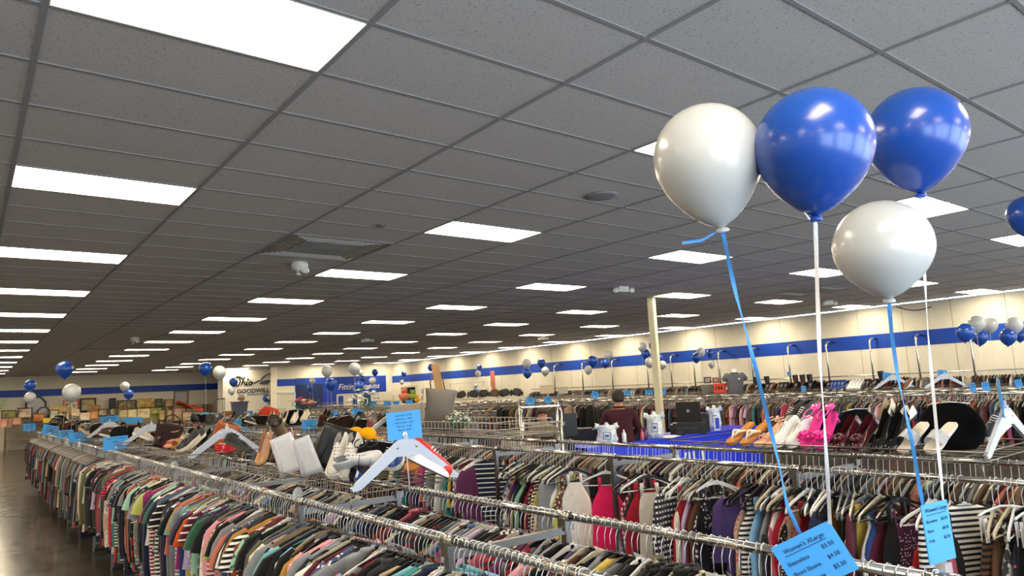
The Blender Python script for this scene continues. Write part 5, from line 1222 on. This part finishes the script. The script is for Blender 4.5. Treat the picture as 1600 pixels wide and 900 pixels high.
# ================================================================ PICTURES ON THE BACK WALL
def art(name, a, b_, c_, sc=6.0):
    if name in MATS: return MATS[name]
    t = NT(name); v = t.coord('Object'); n = t.noise(v, sc, 4, .6)
    t.link(t.mix(t.ramp(n, [(.40, 0.0), (.60, 1.0)]), t.mix(t.ramp(t.noise(v, sc*2.3, 2), [(.45, 0.0), (.5, 1.0)]), srgb(a), srgb(b_)), srgb(c_)), t.b.inputs['Base Color'])
    t.b.inputs['Roughness'].default_value = .5; MATS[name] = t.m; return t.m
PICS = [(0, 621, 10, 641, 43.4, '', 'B9C8A4', 'C9D2B4', 'A8BC9A', 'tall pale mint canvas at the far left'), (2, 641, 26, 654, 42.6, '3a3a22', '6F7A3A', 'B6A45A', '8A9450', 'green landscape painting under the mint canvas'),
 (27, 637, 51, 654, 42.6, '4A2E22', 'D9BDA8', '7a4a50', 'E6D6C0', 'brown framed print left of the mirror'), (77, 635, 112, 649, 42.6, 'C8A35C', 'C9AC62', 'D8C084', 'B48E48', 'wide gold toned canvas beneath the white balloon'),
 (99, 624, 124, 646, 43.4, 'B8382E', 'E8DCC4', '3A3A3A', 'E4D4B4', 'red framed print behind the gold canvas'), (125, 622, 150, 644, 43.4, '2E2018', 'B7A878', '8A8058', 'C8BA8C', 'dark framed landscape right of the red framed print'),
 (136, 632, 158, 645, 42.9, '', 'A87848', 'B48450', '9A6C3E', 'plain tan board in front of the dark framed landscape'), (170, 622, 181, 640, 43.3, '101014', '24242a', '2c2c32', '1a1a20', 'narrow black framed portrait'),
 (183, 625, 213, 643, 43.3, '24170f', '5a4a30', 'B8A06A', '6a5838', 'wide dark framed triptych right of the black portrait'), (214, 622, 242, 641, 43.4, '', 'E2C24A', 'D9D28A', 'B0793A', 'bright yellow abstract canvas'),
 (243, 623, 254, 635, 43.4, '1e1e20', '4a5a3a', '1d1f1c', '6f7a52', 'small dark green canvas right of the yellow abstract'), (257, 624, 271, 637, 43.3, '6a4426', 'C8A880', 'A08058', 'D8C09A', 'small brown framed print left of the coral cloth'),
 (153, 639, 168, 650, 42.2, '17130f', 'CDBB94', '5d5a4a', 'B8A680', 'black framed landscape, lower row'), (171, 638, 182, 649, 42.2, '15120f', 'E4D8C0', '2a2a2a', 'D0C4A8', 'small black framed portrait, lower row'),
 (184, 641, 199, 652, 42.2, 'D8C690', 'E4D6A0', 'C8B070', 'E8DCB0', 'cream framed print under the triptych'), (200, 640, 213, 652, 42.2, 'E8DAA0', 'EADCA8', 'D9C684', 'F0E6BC', 'pale yellow canvas right of the cream framed print'),
 (215, 639, 234, 653, 42.2, 'E8DCA8', 'E6D49A', '9A8050', 'F0E4B0', 'square cream print with small figures'), (235, 637, 262, 655, 42.4, '', '9AA24A', 'D8D07A', '6A7A34', 'green and yellow striped canvas'),
 (270, 636, 292, 660, 42.0, '8a5a3c', 'D8BCA4', 'E0C8B4', 'C8A88E', 'pinkish framed poster above the green plant'), (284, 642, 301, 660, 41.6, '6a4a30', 'D0BCA0', 'E0D0B8', 'BCA488', 'beige framed poster right of the pinkish one'),
 (77, 640, 92, 658, 41.8, '3a2c20', 'BDB49A', '8A8872', 'D8D0B8', 'tall dark framed mirror print under the gold canvas'), (91, 647, 107, 656, 41.6, 'F0E8D0', 'EDE4CC', 'C8B898', 'F4ECD8', 'white framed small print'),
 (52, 646, 70, 658, 41.8, '8a5a28', 'C87A38', 'D8A050', 'A85A2A', 'orange toned framed print below the mirrors'), (67, 653, 78, 661, 41.5, '', 'E2BE2E', 'E8C83C', 'D8B024', 'bright yellow box lid'),
 (0, 654, 18, 668, 41.5, 'D8907A', 'E4B09C', 'C8705A', 'ECC8B4', 'pink framed print at the far left'), (112, 640, 124, 650, 42.0, 'E8DCC0', 'DCA868', 'C89050', 'ECE0C8', 'cream framed small orange print'),
 (125, 645, 140, 656, 41.6, 'E4D8BC', 'D8C4A0', 'B89878', 'E8DCC4', 'cream print with roses, lower row'), (141, 643, 153, 654, 41.7, 'C8844A', 'D8985A', 'B87840', 'E0A868', 'small orange canvas, lower row'), (18, 652, 34, 664, 41.6, '9a5a3a', 'C89878', 'A87858', 'D8B090', 'brown toned print, lower left'),
 (249, 641, 268, 656, 41.9, 'C8A068', 'C4B48A', '9A9460', 'D8C8A0', 'tan framed print right of the striped canvas')]
for (x0, y0, x1, y1, Y, fc, a, b_, c_, lab) in PICS:
    p = at((x0+x1)/2, (y0+y1)/2, Y=Y); z = depth(p); w = (x1-x0)*z/F_PX*1.02/max(.4, math.cos(YAW)); w = abs(at(x1, (y0+y1)/2, Y=Y).x-at(x0, (y0+y1)/2, Y=Y).x); h = abs(at((x0+x1)/2, y0, Y=Y).z-at((x0+x1)/2, y1, Y=Y).z)
    o = empty('framed_picture' if fc else 'canvas', p, 0, lab, 'picture', None, rot=(-.05, 0, 0))
    MB().box((0, 0, 0), (w*.96, .03, h*.96)).build('picture', art('art_'+a+b_, a, b_, c_, 4), o)
    if fc:
        fm_ = mat('frame_'+fc, fc, .5); th = min(w, h)*.11; fb = MB()
        for sx in (-1, 1): fb.box((sx*(w/2-th/2), -.01, 0), (th, .05, h)); fb.box((0, -.01, sx*(h/2-th/2)), (w-2*th, .05, th))
        fb.build('frame', fm_, o)
def mirror(px, py, rpx, lab, Y, n=8, asp=1.0, fc='151310'):
    p = at(px, py, Y=Y); s = rpx*depth(p)/F_PX*1.15
    o = empty('mirror', p, 0, lab, 'mirror'); k = PI/n
    ring = lambda r: [(r*math.cos(2*PI*q/n+k), 0, asp*r*math.sin(2*PI*q/n+k)) for q in range(n)]
    b = MB(); R1, R0 = ring(s), ring(s*.80)
    vs = [(x, y, z) for y in (-.03, .03) for r in (R1, R0) for (x, _, z) in r]
    fs_ = []
    for q in range(n):
        q2 = (q+1) % n; fs_ += [(q, q2, n+q2, n+q), (2*n+q, 3*n+q, 3*n+q2, 2*n+q2), (q, 2*n+q, 2*n+q2, q2), (n+q, n+q2, 3*n+q2, 3*n+q)]
    b.add(vs, fs_).build('frame', mat('mirror_frame'+fc, fc, .4), o)
    b = MB().prism([(x, z) for x, _, z in ring(s*.84)], 0, .01); b.build('mirror_glass', mat('mirror_glass', '8a8a84', .35, .8), o)
mirror(56, 636, 13, 'large dark octagonal mirror below the blue stripe', 43.2, asp=1.25); mirror(68, 645, 8, 'small dark octagonal mirror at the foot of the large one', 42.9, asp=1.1)
mirror(283, 621, 13, 'square gold framed mirror on the back wall', 43.66, 4, fc='8a6a3a')
o = empty('display_shelf', (6.3, 42.6, 0), 0, 'long stepped white shelf carrying the framed pictures', 'shelf')
for k, (y, z) in enumerate([(.75, 1.80), (.0, 1.42), (-.8, 1.0), (-1.3, .6)]): MB().box((0, y, z-.02), (9.4, .6 if k else .3, .03)).build('shelf_board', mat('shelf_brown', '7d6850', .6), o)
for x in (-4.65, -2.3, 0, 2.3, 4.65): MB().box((x, -.3, .9), (.05, 2.2, 1.8)).build('upright', mat('shelf_brown', '7d6850', .6), o)
# coral cloth over frames
b = MB(); r_ = random.Random(2)
b.rings([[(u*1.2, v_*.5+r_.uniform(-.05, .05), .45*(1-u)**1.3+.1*math.sin(v_*5+u*4)-.1*abs(v_)) for v_ in (-1, -.6, -.2, .2, .6, 1)] for u in (0, .2, .4, .6, .8, 1.0)], False, False)
o = b.build('draped_cloth', M_SUEDE, None, at(278, 640, Y=41.8), (0, 0, 0), 'E2604E'); tag(o, 'coral red cloth draped over the posters', 'cloth')
# ================================================================ CHECKOUT
YC = 7.75
ct = empty('checkout_counter', (8.9, YC+.4, 0), 0, 'long checkout counter with a bright blue front and white letters', 'counter')
M_CBLUE = mat('counter_blue', '1E36D8', .35)
MB().box((.85, 0, .47), (4.6, .70, .94)).build('front', M_CBLUE, ct)
MB().box((-2.6, .05, .45), (2.3, .68, .90)).build('side_section', mat('counter_dark', '23252c', .5), ct)
MB().box((.85, 0, .955), (4.66, .76, .03)).build('worktop', M_CBLUE, ct); MB().box((-2.6, .05, .92), (2.32, .74, .03)).build('worktop', mat('counter_top', '3a3d46', .3), ct)
text('lettering', 'GOODWILL', .50, ct, (-1.2, -.362, .74), (PI/2, 0, 0), M_WHITE, 'LEFT', .004)
def on_counter(px, py, Y=YC+.35, z=.97):
    p = at(px, py, Y=Y); return Vector((p.x, Y, z))
def monitor(px, yaw, lab, w=.50, h=.33, Y=YC+.45, z=.97, hz=.36):
    p = on_counter(px, 660, Y, z); o = empty('monitor', p, 0, lab, 'monitor', rot=(0, 0, face_cam(p, yaw)))
    MB().box((0, 0, hz), (w, .035, h)).build('screen_back', M_BLACK, o); MB().box((0, .02, hz), (w-.03, .004, h-.03)).build('screen', mat('screen_dark', '0a0b0d', .15), o)
    MB().lathe([(.002, 0), (.03, 0), (.03, .002), (.022, .002), (.022, 0), (.002, .001)], 16).xf(Matrix.Translation((0, -.02, hz+.02)) @ Matrix.Rotation(PI/2, 4, 'X')).build('round_emblem', mat('emblem_silver', '9a9ca0', .3, .5), o)
    MB().box((0, -.03, .12), (.06, .03, .24)).build('stem', M_BLACK, o); MB().box((0, -.02, .008), (.24, .18, .016)).build('foot', M_BLACK, o)
    return o
monitor(880, .1, 'black computer monitor seen from behind, left on the checkout', .42, .34, Y=YC-.0+.3)
monitor(1077, -.15, 'black computer monitor seen from behind, right on the checkout', .44, .36)
def boxy(name, px, w, d, h, lab, cat_, yaw=0, Y=YC+.35, z=.97, m=None, slot=True):
    p = on_counter(px, 660, Y, z); o = empty(name, p, 0, lab, cat_, rot=(0, 0, face_cam(p, yaw)))
    MB().box((0, 0, h/2), (w, d, h)).build('body', m or M_BLACK, o)
    MB().box((0, 0, h+.012), (w*.86, d*.8, .024)).build('lid', m or M_BLACK, o)
    if slot: MB().box((0, -d/2-.002, h*.6), (w*.5, .005, h*.2)).build('slot', mat('panel_dark', '33363c', .3), o)
    return o
boxy('cash_drawer', 868, .52, .4, .13, 'wide black cash drawer under the left monitor', 'cash drawer', Y=YC+.2)
boxy('receipt_printer', 853, .22, .25, .20, 'black receipt printer left of the left monitor', 'printer', Y=YC+.15)
boxy('receipt_printer', 990, .36, .3, .17, 'low black printer between the two white bags', 'printer')
boxy('cash_drawer', 1075, .62, .4, .16, 'black cash drawer under the right monitor', 'cash drawer', Y=YC+.3)
boxy('receipt_printer', 1098, .24, .28, .30, 'tall dark receipt printer right of the right monitor', 'printer', Y=YC+.35)
boxy('card_reader', 1062, .14, .2, .10, 'small card reader before the right cash drawer', 'card reader', Y=YC+.15)
boxy('dark_cabinet', 905, .50, .4, .55, 'dark cabinet behind the left monitor', 'cabinet', Y=YC+1.2, z=.6, slot=False)
t = NT('bag_film'); v = t.coord(); n = t.noise(v, 7, 3)
t.link(t.mix(t.ramp(n, [(.50, 0.0), (.56, 1.0)]), srgb('E6EBEC'), srgb('B9CAE0')), t.b.inputs['Base Color']); t.b.inputs['Roughness'].default_value = .3; t.bump(t.noise(v, 14, 3), .8, .03); M_FILM = t.m
def plastic_bag(px, y1, y0, wpx, lab, Y=YC+.1):
    p = on_counter(px, y1, Y, .98); s = depth(p)/F_PX; w = wpx*s; h = (y1-y0)*s
    o = empty('plastic_bag', p, 0, lab, 'plastic bag', rot=(0, 0, face_cam(p)))
    rg = []
    for u, k in ((0, .86), (.25, .95), (.5, .92), (.75, .84), (.86, .92), (.97, 1.05)):
        rg.append([(w/2*k*math.cos(a)+.012*math.sin(5*a+u*9), .07*math.sin(a)+.012*math.sin(7*a+u*5), h*u) for a in [2*PI*q/18 for q in range(18)]])
    MB().rings(rg, True).build('sack', M_FILM, o)
    for sx in (-1, 1): MB().tube([(sx*w*.42, 0, h*.84), (sx*w*.52, .0, h*.92), (sx*w*.50, 0, h*1.02), (sx*w*.34, 0, h*.98)], [.03, .035, .03, .02], 7).build('handle', M_FILM, o)
    MB().tube([(0, 0, h*.95), (0, 0, h*1.12)], [.05, .02], 7).build('hanging_tab', M_FILM, o)
    b = MB()
    for zz in (.28, .62): b.box((0, -.086, h*zz), (w*.34, .003, h*.025))
    for xx in (-.16, .16): b.box((w*xx, -.086, h*.45), (w*.03, .003, h*.36))
    b.box((0, -.086, h*.45), (w*.18, .003, h*.10))
    b.build('printed_mark', mat('bag_print', '2A4BA8', .5), o)
plastic_bag(949, 687, 657, 34, 'white plastic carrier bags hanging in front of the man in maroon')
plastic_bag(1024, 682, 645, 27, 'white plastic carrier bags beside the foot of the cream post')
plastic_bag(1118, 668, 637, 20, 'white plastic carrier bags right of the tall receipt printer', Y=YC+.5)
for px, c, h, lab in [(975, 'E8ECEC', .20, 'clear white sanitizer bottle before the low printer'), (1003, 'C8606A', .18, 'pink bottle left of the post bags'), (1008, '4A2A6A', .20, 'purple bottle left of the post bags')]:
    o = empty('bottle', on_counter(px, 680, YC+.12), 0, lab, 'bottle')
    MB().lathe([(.03, 0), (.036, .01), (.036, h*.7), (.014, h*.84), (.014, h*.9)], 14).build('body', M_PATENT, o, col=c); MB().lathe([(.016, h*.9), (.016, h), (.006, h*1.02)], 12).build('cap', M_PATENT, o, col='E0E0E0' if px < 990 else c)
o = tag(MB().box((0, 0, .004), (.4, .28, .008), .3).box((.05, .02, .012), (.3, .22, .006), -.2).build('paper_pile', M_WHITE, None, on_counter(1044, 680, YC+.1, .97)), 'loose white papers beside the post bags', 'paper')
o = empty('framed_notice', on_counter(1122, 680, YC-.05+.1, .985), 0, 'small white framed notice on the counter edge', 'notice'); MB().box((0, 0, .12), (.16, .01, .24)).build('frame', M_WHITE, o); MB().box((0, -.006, .12), (.12, .004, .20)).build('sheet', mat('sheet_blue', '3148c8', .4), o)
# chrome display steps left of the checkout
o = empty('display_steps', at(846, 690, D=9.6).xy.to_3d(), -.62, 'chrome stepped display frame left of the checkout', 'display stand')
for sx in (-1, 1):
    for y in (-.25, .25): MB().tube([(sx*.26, y, 0), (sx*.26, y, 1.72 if y > 0 else 1.60)], .016, 8).build('post', M_CHROME, o)
    MB().tube([(sx*.26, -.25, 1.60), (sx*.26, .25, 1.72)], .016, 8).build('side_rail', M_CHROME, o)
for k, z in enumerate((1.66, 1.44, 1.30, 1.12, .95)): MB().box((0, 0, z), (.52, .30, .014)).build('shelf', M_WIRE if k else M_STEEL, o)

# ================================================================ PEOPLE
def skin_fig(name, pts, edges, rad, m, parent, root=0, sub=2, col=None):
    me = bpy.data.meshes.new(name); me.from_pydata([tuple(p) for p in pts], edges, []); me.materials.append(m)
    o = link(name, me, parent, col=col); md = o.modifiers.new('skin', 'SKIN'); md.use_smooth_shade = True
    for i, sv in enumerate(me.skin_vertices[0].data): sv.radius = rad[i] if isinstance(rad[i], tuple) else (rad[i], rad[i]); sv.use_root = (i == root)
    s = o.modifiers.new('sub', 'SUBSURF'); s.levels = sub; s.render_levels = sub
    return o
def head(parent, loc, rot, hair, skin=M_SKIN, long=False):
    """a head facing local -Y; a part with features as sub-parts"""
    b = MB(); rg = []
    for u, w, d, y in ((0, .02, .02, -.045), (.03, .035, .04, -.04), (.10, .055, .065, -.02), (.2, .066, .08, -.008), (.35, .073, .09, 0), (.5, .076, .096, .003), (.65, .077, .098, .006), (.8, .070, .09, .008), (.9, .055, .07, .008), (.97, .03, .04, .006), (1, .008, .01, .006)):
        rg.append([(w*math.cos(a), y+d*math.sin(a), -.115+.235*u) for a in [2*PI*q/18 for q in range(18)]])
    b.rings(rg, True); h = b.build('head', skin, parent, loc, rot)
    MB().tube([(0, -.088, .012), (0, -.105, -.015), (0, -.112, -.03), (0, -.098, -.038)], [.008, .011, .015, .008], 8).build('nose', skin, h)
    for sx in (-1, 1):
        MB().ball((sx*.031, -.083, .008), (.013, .008, .007), 10, 6).build('eye', M_WHITE, h); MB().ball((sx*.031, -.090, .008), (.006, .003, .006), 8, 5).build('iris', M_BLACK, h)
        MB().tube([(sx*.015, -.093, .028), (sx*.032, -.092, .033), (sx*.048, -.082, .027)], .0035, 5).build('eyebrow', hair, h)
        MB().ball((sx*.078, .005, -.005), (.010, .018, .030), 8, 8).build('ear', skin, h)
    MB().tube([(-.024, -.084, -.062), (0, -.092, -.060), (.024, -.084, -.062)], [.003, .007, .003], 6).build('mouth', mat('lips', 'A65A52', .5), h)
    hb = MB(); rg = []
    for u, k in ((.0, 1.0), (.25, 1.07), (.5, 1.10), (.75, 1.06), (.92, .8), (1.0, .15)):
        z = -.02+.155*u; r = []
        for q in range(20):
            a = 2*PI*q/20; front = max(0, -math.sin(a)); w = .082*k; d = .104*k
            back = max(0, math.sin(a)); zz = z+front*(.075*(1-u))-back*.075*(1-u); r.append((w*math.cos(a), .010+d*math.sin(a)*(1-.06*front), zz))
        rg.append(r)
    hb.rings(rg, True)
    if long:
        for sx in (-1, 1): hb.tube([(sx*.075, .01, .06), (sx*.092, .02, -.02), (sx*.085, .03, -.11)], [.03, .028, .02], 8)
        hb.tube([(0, .09, .05), (0, .10, -.04), (0, .09, -.12)], [.06, .06, .04], 10)
    hb.build('hair', hair, h)
    return h
def hand(parent, wrist, direction, m=M_SKIN, side=1):
    d = Vector(direction).normalized(); q = d.to_track_quat('X', 'Z')
    pts = [Vector((0, 0, 0)), Vector((.04, 0, 0)), Vector((.085, 0, 0))]; e = [(0, 1), (1, 2)]; r = [(.024, .018), (.036, .014), (.036, .012)]
    for k, (y, L) in enumerate(((-.028, .062), (-.010, .072), (.010, .068), (.028, .054))):
        i = len(pts); pts += [Vector((.085, y, 0)), Vector((.085+L*.5, y*1.05, -.008)), Vector((.085+L*.85, y*1.08, -.028))]; e += [(2, i), (i, i+1), (i+1, i+2)]; r += [.009, .008, .007]
    i = len(pts); pts += [Vector((.03, side*.036, -.006)), Vector((.06, side*.052, -.016)), Vector((.085, side*.050, -.026))]; e += [(1, i), (i, i+1), (i+1, i+2)]; r += [.012, .010, .008]
    return skin_fig('hand', [Vector(wrist)+q @ p for p in pts], e, r, m, parent, 0, 1)
def person(p, rz, lab, top, bottom, hair, height=1.75, lean=0.0, arms=((-.10, -.30, 1.0), (.10, -.30, 1.0)), headrot=(0, 0, 0), long=False, collar=None):
    s = height/1.75; o = empty('person', p, 0, lab, 'person', rot=(0, 0, rz)); o.scale = (s,)*3
    def L(x, y, z):   # lean forward (-Y) above the hips
        if z > .95: dz = z-.95; return Vector((x, y-math.sin(lean)*dz, .95+math.cos(lean)*dz))
        return Vector((x, y, z))
    skin_fig('body', [L(0, 0, .95), L(0, 0, 1.2), L(0, 0, 1.42), L(0, 0, 1.52), L(0, -.01, 1.60)], [(0, 1), (1, 2), (2, 3), (3, 4)], [(.14, .10), (.14, .10), (.12, .09), .06, .055], M_SKIN, o, 0, 1)
    pts = [L(0, 0, .93), L(0, 0, 1.05), L(0, 0, 1.25), L(0, 0, 1.40), L(0, .005, 1.47), L(-.17, 0, 1.40), L(.17, 0, 1.40)]; e = [(0, 1), (1, 2), (2, 3), (3, 4), (3, 5), (3, 6)]; r = [(.185, .125), (.185, .125), (.195, .125), (.165, .105), (.075, .07), (.085, .08), (.085, .08)]
    for sx, (hx, hy, hz) in zip((-1, 1), arms):
        i = len(pts); el = L(sx*.27, (hy)*.15, 1.16); wr_ = Vector((sx*.20+hx, hy, hz)); pts += [el, el.lerp(wr_, .6), wr_]; e += [(5 if sx < 0 else 6, i), (i, i+1), (i+1, i+2)]; r += [(.058, .056), .050, .040]
        hand(o, wr_, wr_-el, side=-sx)
    skin_fig('top', pts, e, r, top, o, 1, 2)
    skin_fig('trousers', [Vector(q) for q in ((0, 0, .95), (0, 0, .86), (-.10, 0, .80), (-.11, .01, .46), (-.11, .02, .09), (.10, 0, .80), (.11, .01, .46), (.11, .02, .09))], [(0, 1), (1, 2), (2, 3), (3, 4), (1, 5), (5, 6), (6, 7)], [(.165, .115), (.165, .12), .095, .07, .055, .095, .07, .055], bottom, o, 0, 2)
    for sx in (-1, 1): MB().rings([[(sx*.11+w*math.cos(a), y, .045+hh*math.sin(a)) for a in [2*PI*q/10 for q in range(10)]] for y, w, hh in ((.09, .03, .03), (.05, .042, .045), (-.05, .045, .04), (-.13, .045, .03), (-.17, .03, .02))], True).build('shoe', M_BLACK, o)
    head(o, L(0, -.03, 1.635), (lean*.8+headrot[0], headrot[1], headrot[2]), hair, long=long)
    if collar: MB().tube([L(.075*math.cos(a), .068*math.sin(a), 1.50) for a in [2*PI*q/14 for q in range(15)]], .018, 7).build('collar', collar, o)
    return o
pm = at(966, 612, D=11.6); pm.z = 0
man = person(pm, face_cam(pm)+PI+.15, 'man in a maroon sweater with short dark hair, seen from behind at the checkout', mat('maroon_knit', '3A0F1C', .95, bump=.5, bscale=90), mat('dark_trousers', '17181c', .9), M_HAIR, 1.78, .05, ((.06, -.32, 1.0), (-.06, -.32, 1.02)), (.25, 0, 0), collar=mat('maroon_knit', '3A0F1C', .95))
man.scale = (1.16, 1.1, 1.02)
pw = at(848, 650, D=10.9); pw.z = 0
person(pw, face_cam(pw), 'shop worker with brown hair in a tan jacket, looking down at the register', mat('tan_jacket', '8C7A62', .9, bump=.4), mat('dark_trousers', '17181c', .9), mat('brown_hair', '4a3020', .7, bump=.4, bscale=80), 1.62, .22, ((.12, -.38, 1.0), (-.12, -.38, 1.0)), (.2, 0, 0), long=True, collar=mat('dark_shirt', '2c2b2e', .9))

# ================================================================ SHOE SHELF BY THE WALL, BUST, CRATE
rr = random.Random(9); k = 0
def ordw(n):
    if n <= 15: return ORD[n-1]
    if n < 20: return ['sixteenth', 'seventeenth', 'eighteenth', 'nineteenth'][n-16]
    t_ = {2: ('twentieth', 'twenty'), 3: ('thirtieth', 'thirty'), 4: ('fortieth', 'forty'), 5: ('fiftieth', 'fifty')}[n//10]
    return t_[0] if n % 10 == 0 else t_[1]+'-'+ORD[n % 10-1]
SHC = ['141416', '1c1a19', '2a2220', '3a2618', '17181b', '5a3a22', '101012', '6a4428', '1b1b1f']
for px in np.arange(1168, 1420, 5.6):
    px = float(px); kind = rr.choice(['pump', 'sneaker', 'boot', 'flat', 'sneaker']); col = rr.choice(SHC); k += 1; gl = '%s %s, %s from the left in the long shoe row' % ('brown' if col in ('3a2618', '5a3a22', '6a4428') else 'black', {'pump': 'pump', 'sneaker': 'sneaker', 'boot': 'boot', 'flat': 'flat shoe'}[kind], ordw(k))
    lab, g = gl, 'shoes on the shelf before the striped wall'
    if 1322 < px < 1347: kind, col, lab, g = 'sneaker', 'E6E6E4', 'white sneaker in the long row of dark shoes, %s one' % ('left' if px < 1333 else 'right'), None; 
    elif 1296 < px < 1314: kind, col, lab, g = 'sneaker', '1d3a8a', 'blue sneaker left of the white pair, %s one' % ('farther' if px < 1304 else 'nearer'), None
    p = at(px, 611-(px-1168)*.004, X=13.05); p.z = 1.565
    if lab in used_labels and lab != gl: lab = lab.replace('one', 'one again') if False else lab+' behind'
    used_labels.add(lab); shoe(kind, col, p, PI-.2, .55 if kind != 'boot' else .1, lab, g, 'E8E8E6' if kind == 'sneaker' and rr.random() < .4 or col == 'E6E6E4' else '1a1a1a', scale=1.0)
bp = at(1150, 615, X=13.3); bp.z = 1.57
o = empty('shirt_bust', bp, 0, 'grey polo shirt displayed on a white headless bust', 'mannequin', rot=(0, 0, face_cam(bp, .2)))
skin_fig('shirt', [Vector(q) for q in ((0, 0, -.02), (0, 0, .12), (0, 0, .30), (0, 0, .40), (-.17, 0, .38), (.17, 0, .38), (-.25, 0, .26), (.25, 0, .26))], [(0, 1), (1, 2), (2, 3), (2, 4), (2, 5), (4, 6), (5, 7)], [(.17, .11), (.18, .11), (.18, .11), (.07, .06), .07, .07, .065, .065], mat('polo_grey', '5B5D66', .9, bump=.3), o, 1, 2)
MB().lathe([(.06, .38), (.052, .44), (.055, .50), (.03, .515), (.005, .52)], 14).build('neck', M_WHITE, o); MB().tube([(.075*math.cos(a), .065*math.sin(a), .43) for a in [2*PI*q/14 for q in range(15)]], .014, 6).build('collar', mat('polo_grey', '5B5D66', .9), o)
MB().box((.07, -.115, .30), (.04, .006, .03)).build('chest_mark', M_WHITE, o)
cp = at(1128, 614, X=13.3); cp.z = 1.57
o = empty('crate', cp, 0, 'bright orange patterned crate left of the shirt bust', 'crate', rot=(0, 0, face_cam(cp)))
mo = mat('crate_orange', 'D63F22', .5); MB().box((0, 0, .01), (.34, .24, .02)).build('base', mo, o)
for sx in (-1, 1):
    MB().box((sx*.165, 0, .11), (.01, .24, .22)).build('side', mo, o)
    MB().box((0, sx*.12, .04), (.34, .01, .07)).box((0, sx*.12, .19), (.34, .01, .05)).build('side', mo, o)
    for k in range(6): MB().box((-.14+.056*k, sx*.12, .115), (.02, .01, .09)).build('slat', mo, o)
cp = at(1108, 614, X=13.3); cp.z = 1.57; o = empty('grey_bin', cp, 0, 'wide grey fabric bin left of the orange crate', 'bin', rot=(0, 0, face_cam(cp))); MB().rings([[(sx*w_, sy*w_*.7, z) for sx, sy in ((-1, -1), (1, -1), (1, 1), (-1, 1))] for z, w_ in ((0, .13), (.2, .18))], True, smooth=False).build('body', mat('bin_grey', '7d7a74', .9, bump=.2), o)
for px, w_, h_, c_, lab in [(1106, .16, .14, '2a2c30', 'small dark framed photo standing on the grey bin'), (1119, .15, .12, '7a1f1c', 'small red toned frame behind the orange crate')]:
    p = at(px, 600, X=13.35); p.z = 1.80; o = empty('tabletop_photo', p, 0, lab, 'picture', rot=(0, 0, face_cam(p)))
    MB().box((0, 0, h_/2), (w_, .02, h_)).build('frame', mat('fr'+c_, c_, .4), o); MB().box((0, -.012, h_/2), (w_*.7, .004, h_*.65)).build('picture', art('art_small'+c_, '8a8a88', '4a4a4a', 'c8b8a0'), o)
# shelf above far racks: bags and boxes
for px, py, X, w_, h_, c_, lab in [(855, 612, 16.5, .5, .28, 'C9BCA6', 'large beige box on the far shelf above the worker'), (880, 612, 17, .35, .22, 'BDB8B0', 'patterned pale fabric on the far shelf')]:
    p = at(px, py+3, X=X); o = empty('box', p, 0, lab, 'box', rot=(0, 0, face_cam(p))); MB().box((0, 0, h_/2), (w_, .3, h_)).build('body', mat('bx'+c_, c_, .8), o); MB().box((0, 0, h_+.01), (w_+.02, .32, .02)).build('lid', mat('bx'+c_, c_, .8), o)
for k in range(14):
    px = 706+k*8.4; p = at(px, 622-k*.3, X=12.6); shoe_or = k % 2; oc = ordw(k+1)
    if shoe_or: shoe(rr.choice(['flat', 'pump']), rr.choice(['1a1614', '3a2a1c', '7a5a38']), p, -2.3, .4, '%s item from the left above the coat rack, a shoe' % oc, 'shoes above the coat rack', scale=1.1)
    else: bag(.3, .22, .14, rr.choice(['1c1816', '33241a', '15151a', '5a4028']), p, (0, rr.uniform(-.3, .3), -.6), '%s item from the left above the coat rack, a dark handbag' % oc, None, 'pouch', group='handbags above the coat rack')
# dark doorway glass shelf unit
o = empty('glass_shelf_unit', at(735, 625, X=18.6).xy.to_3d(), 0, 'chrome and glass shelf unit before the side wall left of the red notice', 'shelf')
for sy in (-1, 1):
    for sx in (-1, 1): MB().tube([(sx*.2, sy*1.4, 0), (sx*.2, sy*1.4, 2.25)], .012, 6).build('post', M_CHROME, o)
for z in (1.5, 1.85, 2.2): MB().box((0, 0, z), (.42, 2.85, .012)).build('shelf', M_CLEAR, o)

# lettering becomes plain meshes
bpy.context.view_layer.update()
dg = bpy.context.evaluated_depsgraph_get()
for o in [o for o in bpy.data.objects if o.type == 'FONT']:
    me = bpy.data.meshes.new_from_object(o.evaluated_get(dg)); me.name = 'lettering'
    n = link('lettering_mesh', me, o.parent, o.location.copy(), o.rotation_euler.copy())
    bpy.data.objects.remove(o); n.name = 'lettering'
# everything on the wire shelves rests within a shelf
for o in bpy.data.objects:
    if o.parent is None and o.get('category') in ('bag', 'shoe') and o.location.x < 6:
        SH = FRONT_SH if o.location.x < 3 else SEC_SH; y = o.location.y
        if not any(a <= y <= a+1.95 for a, _ in SH):
            o.location.y = min((min(max(y, a+.12), a+1.83) for a, _ in SH), key=lambda q: abs(q-y))
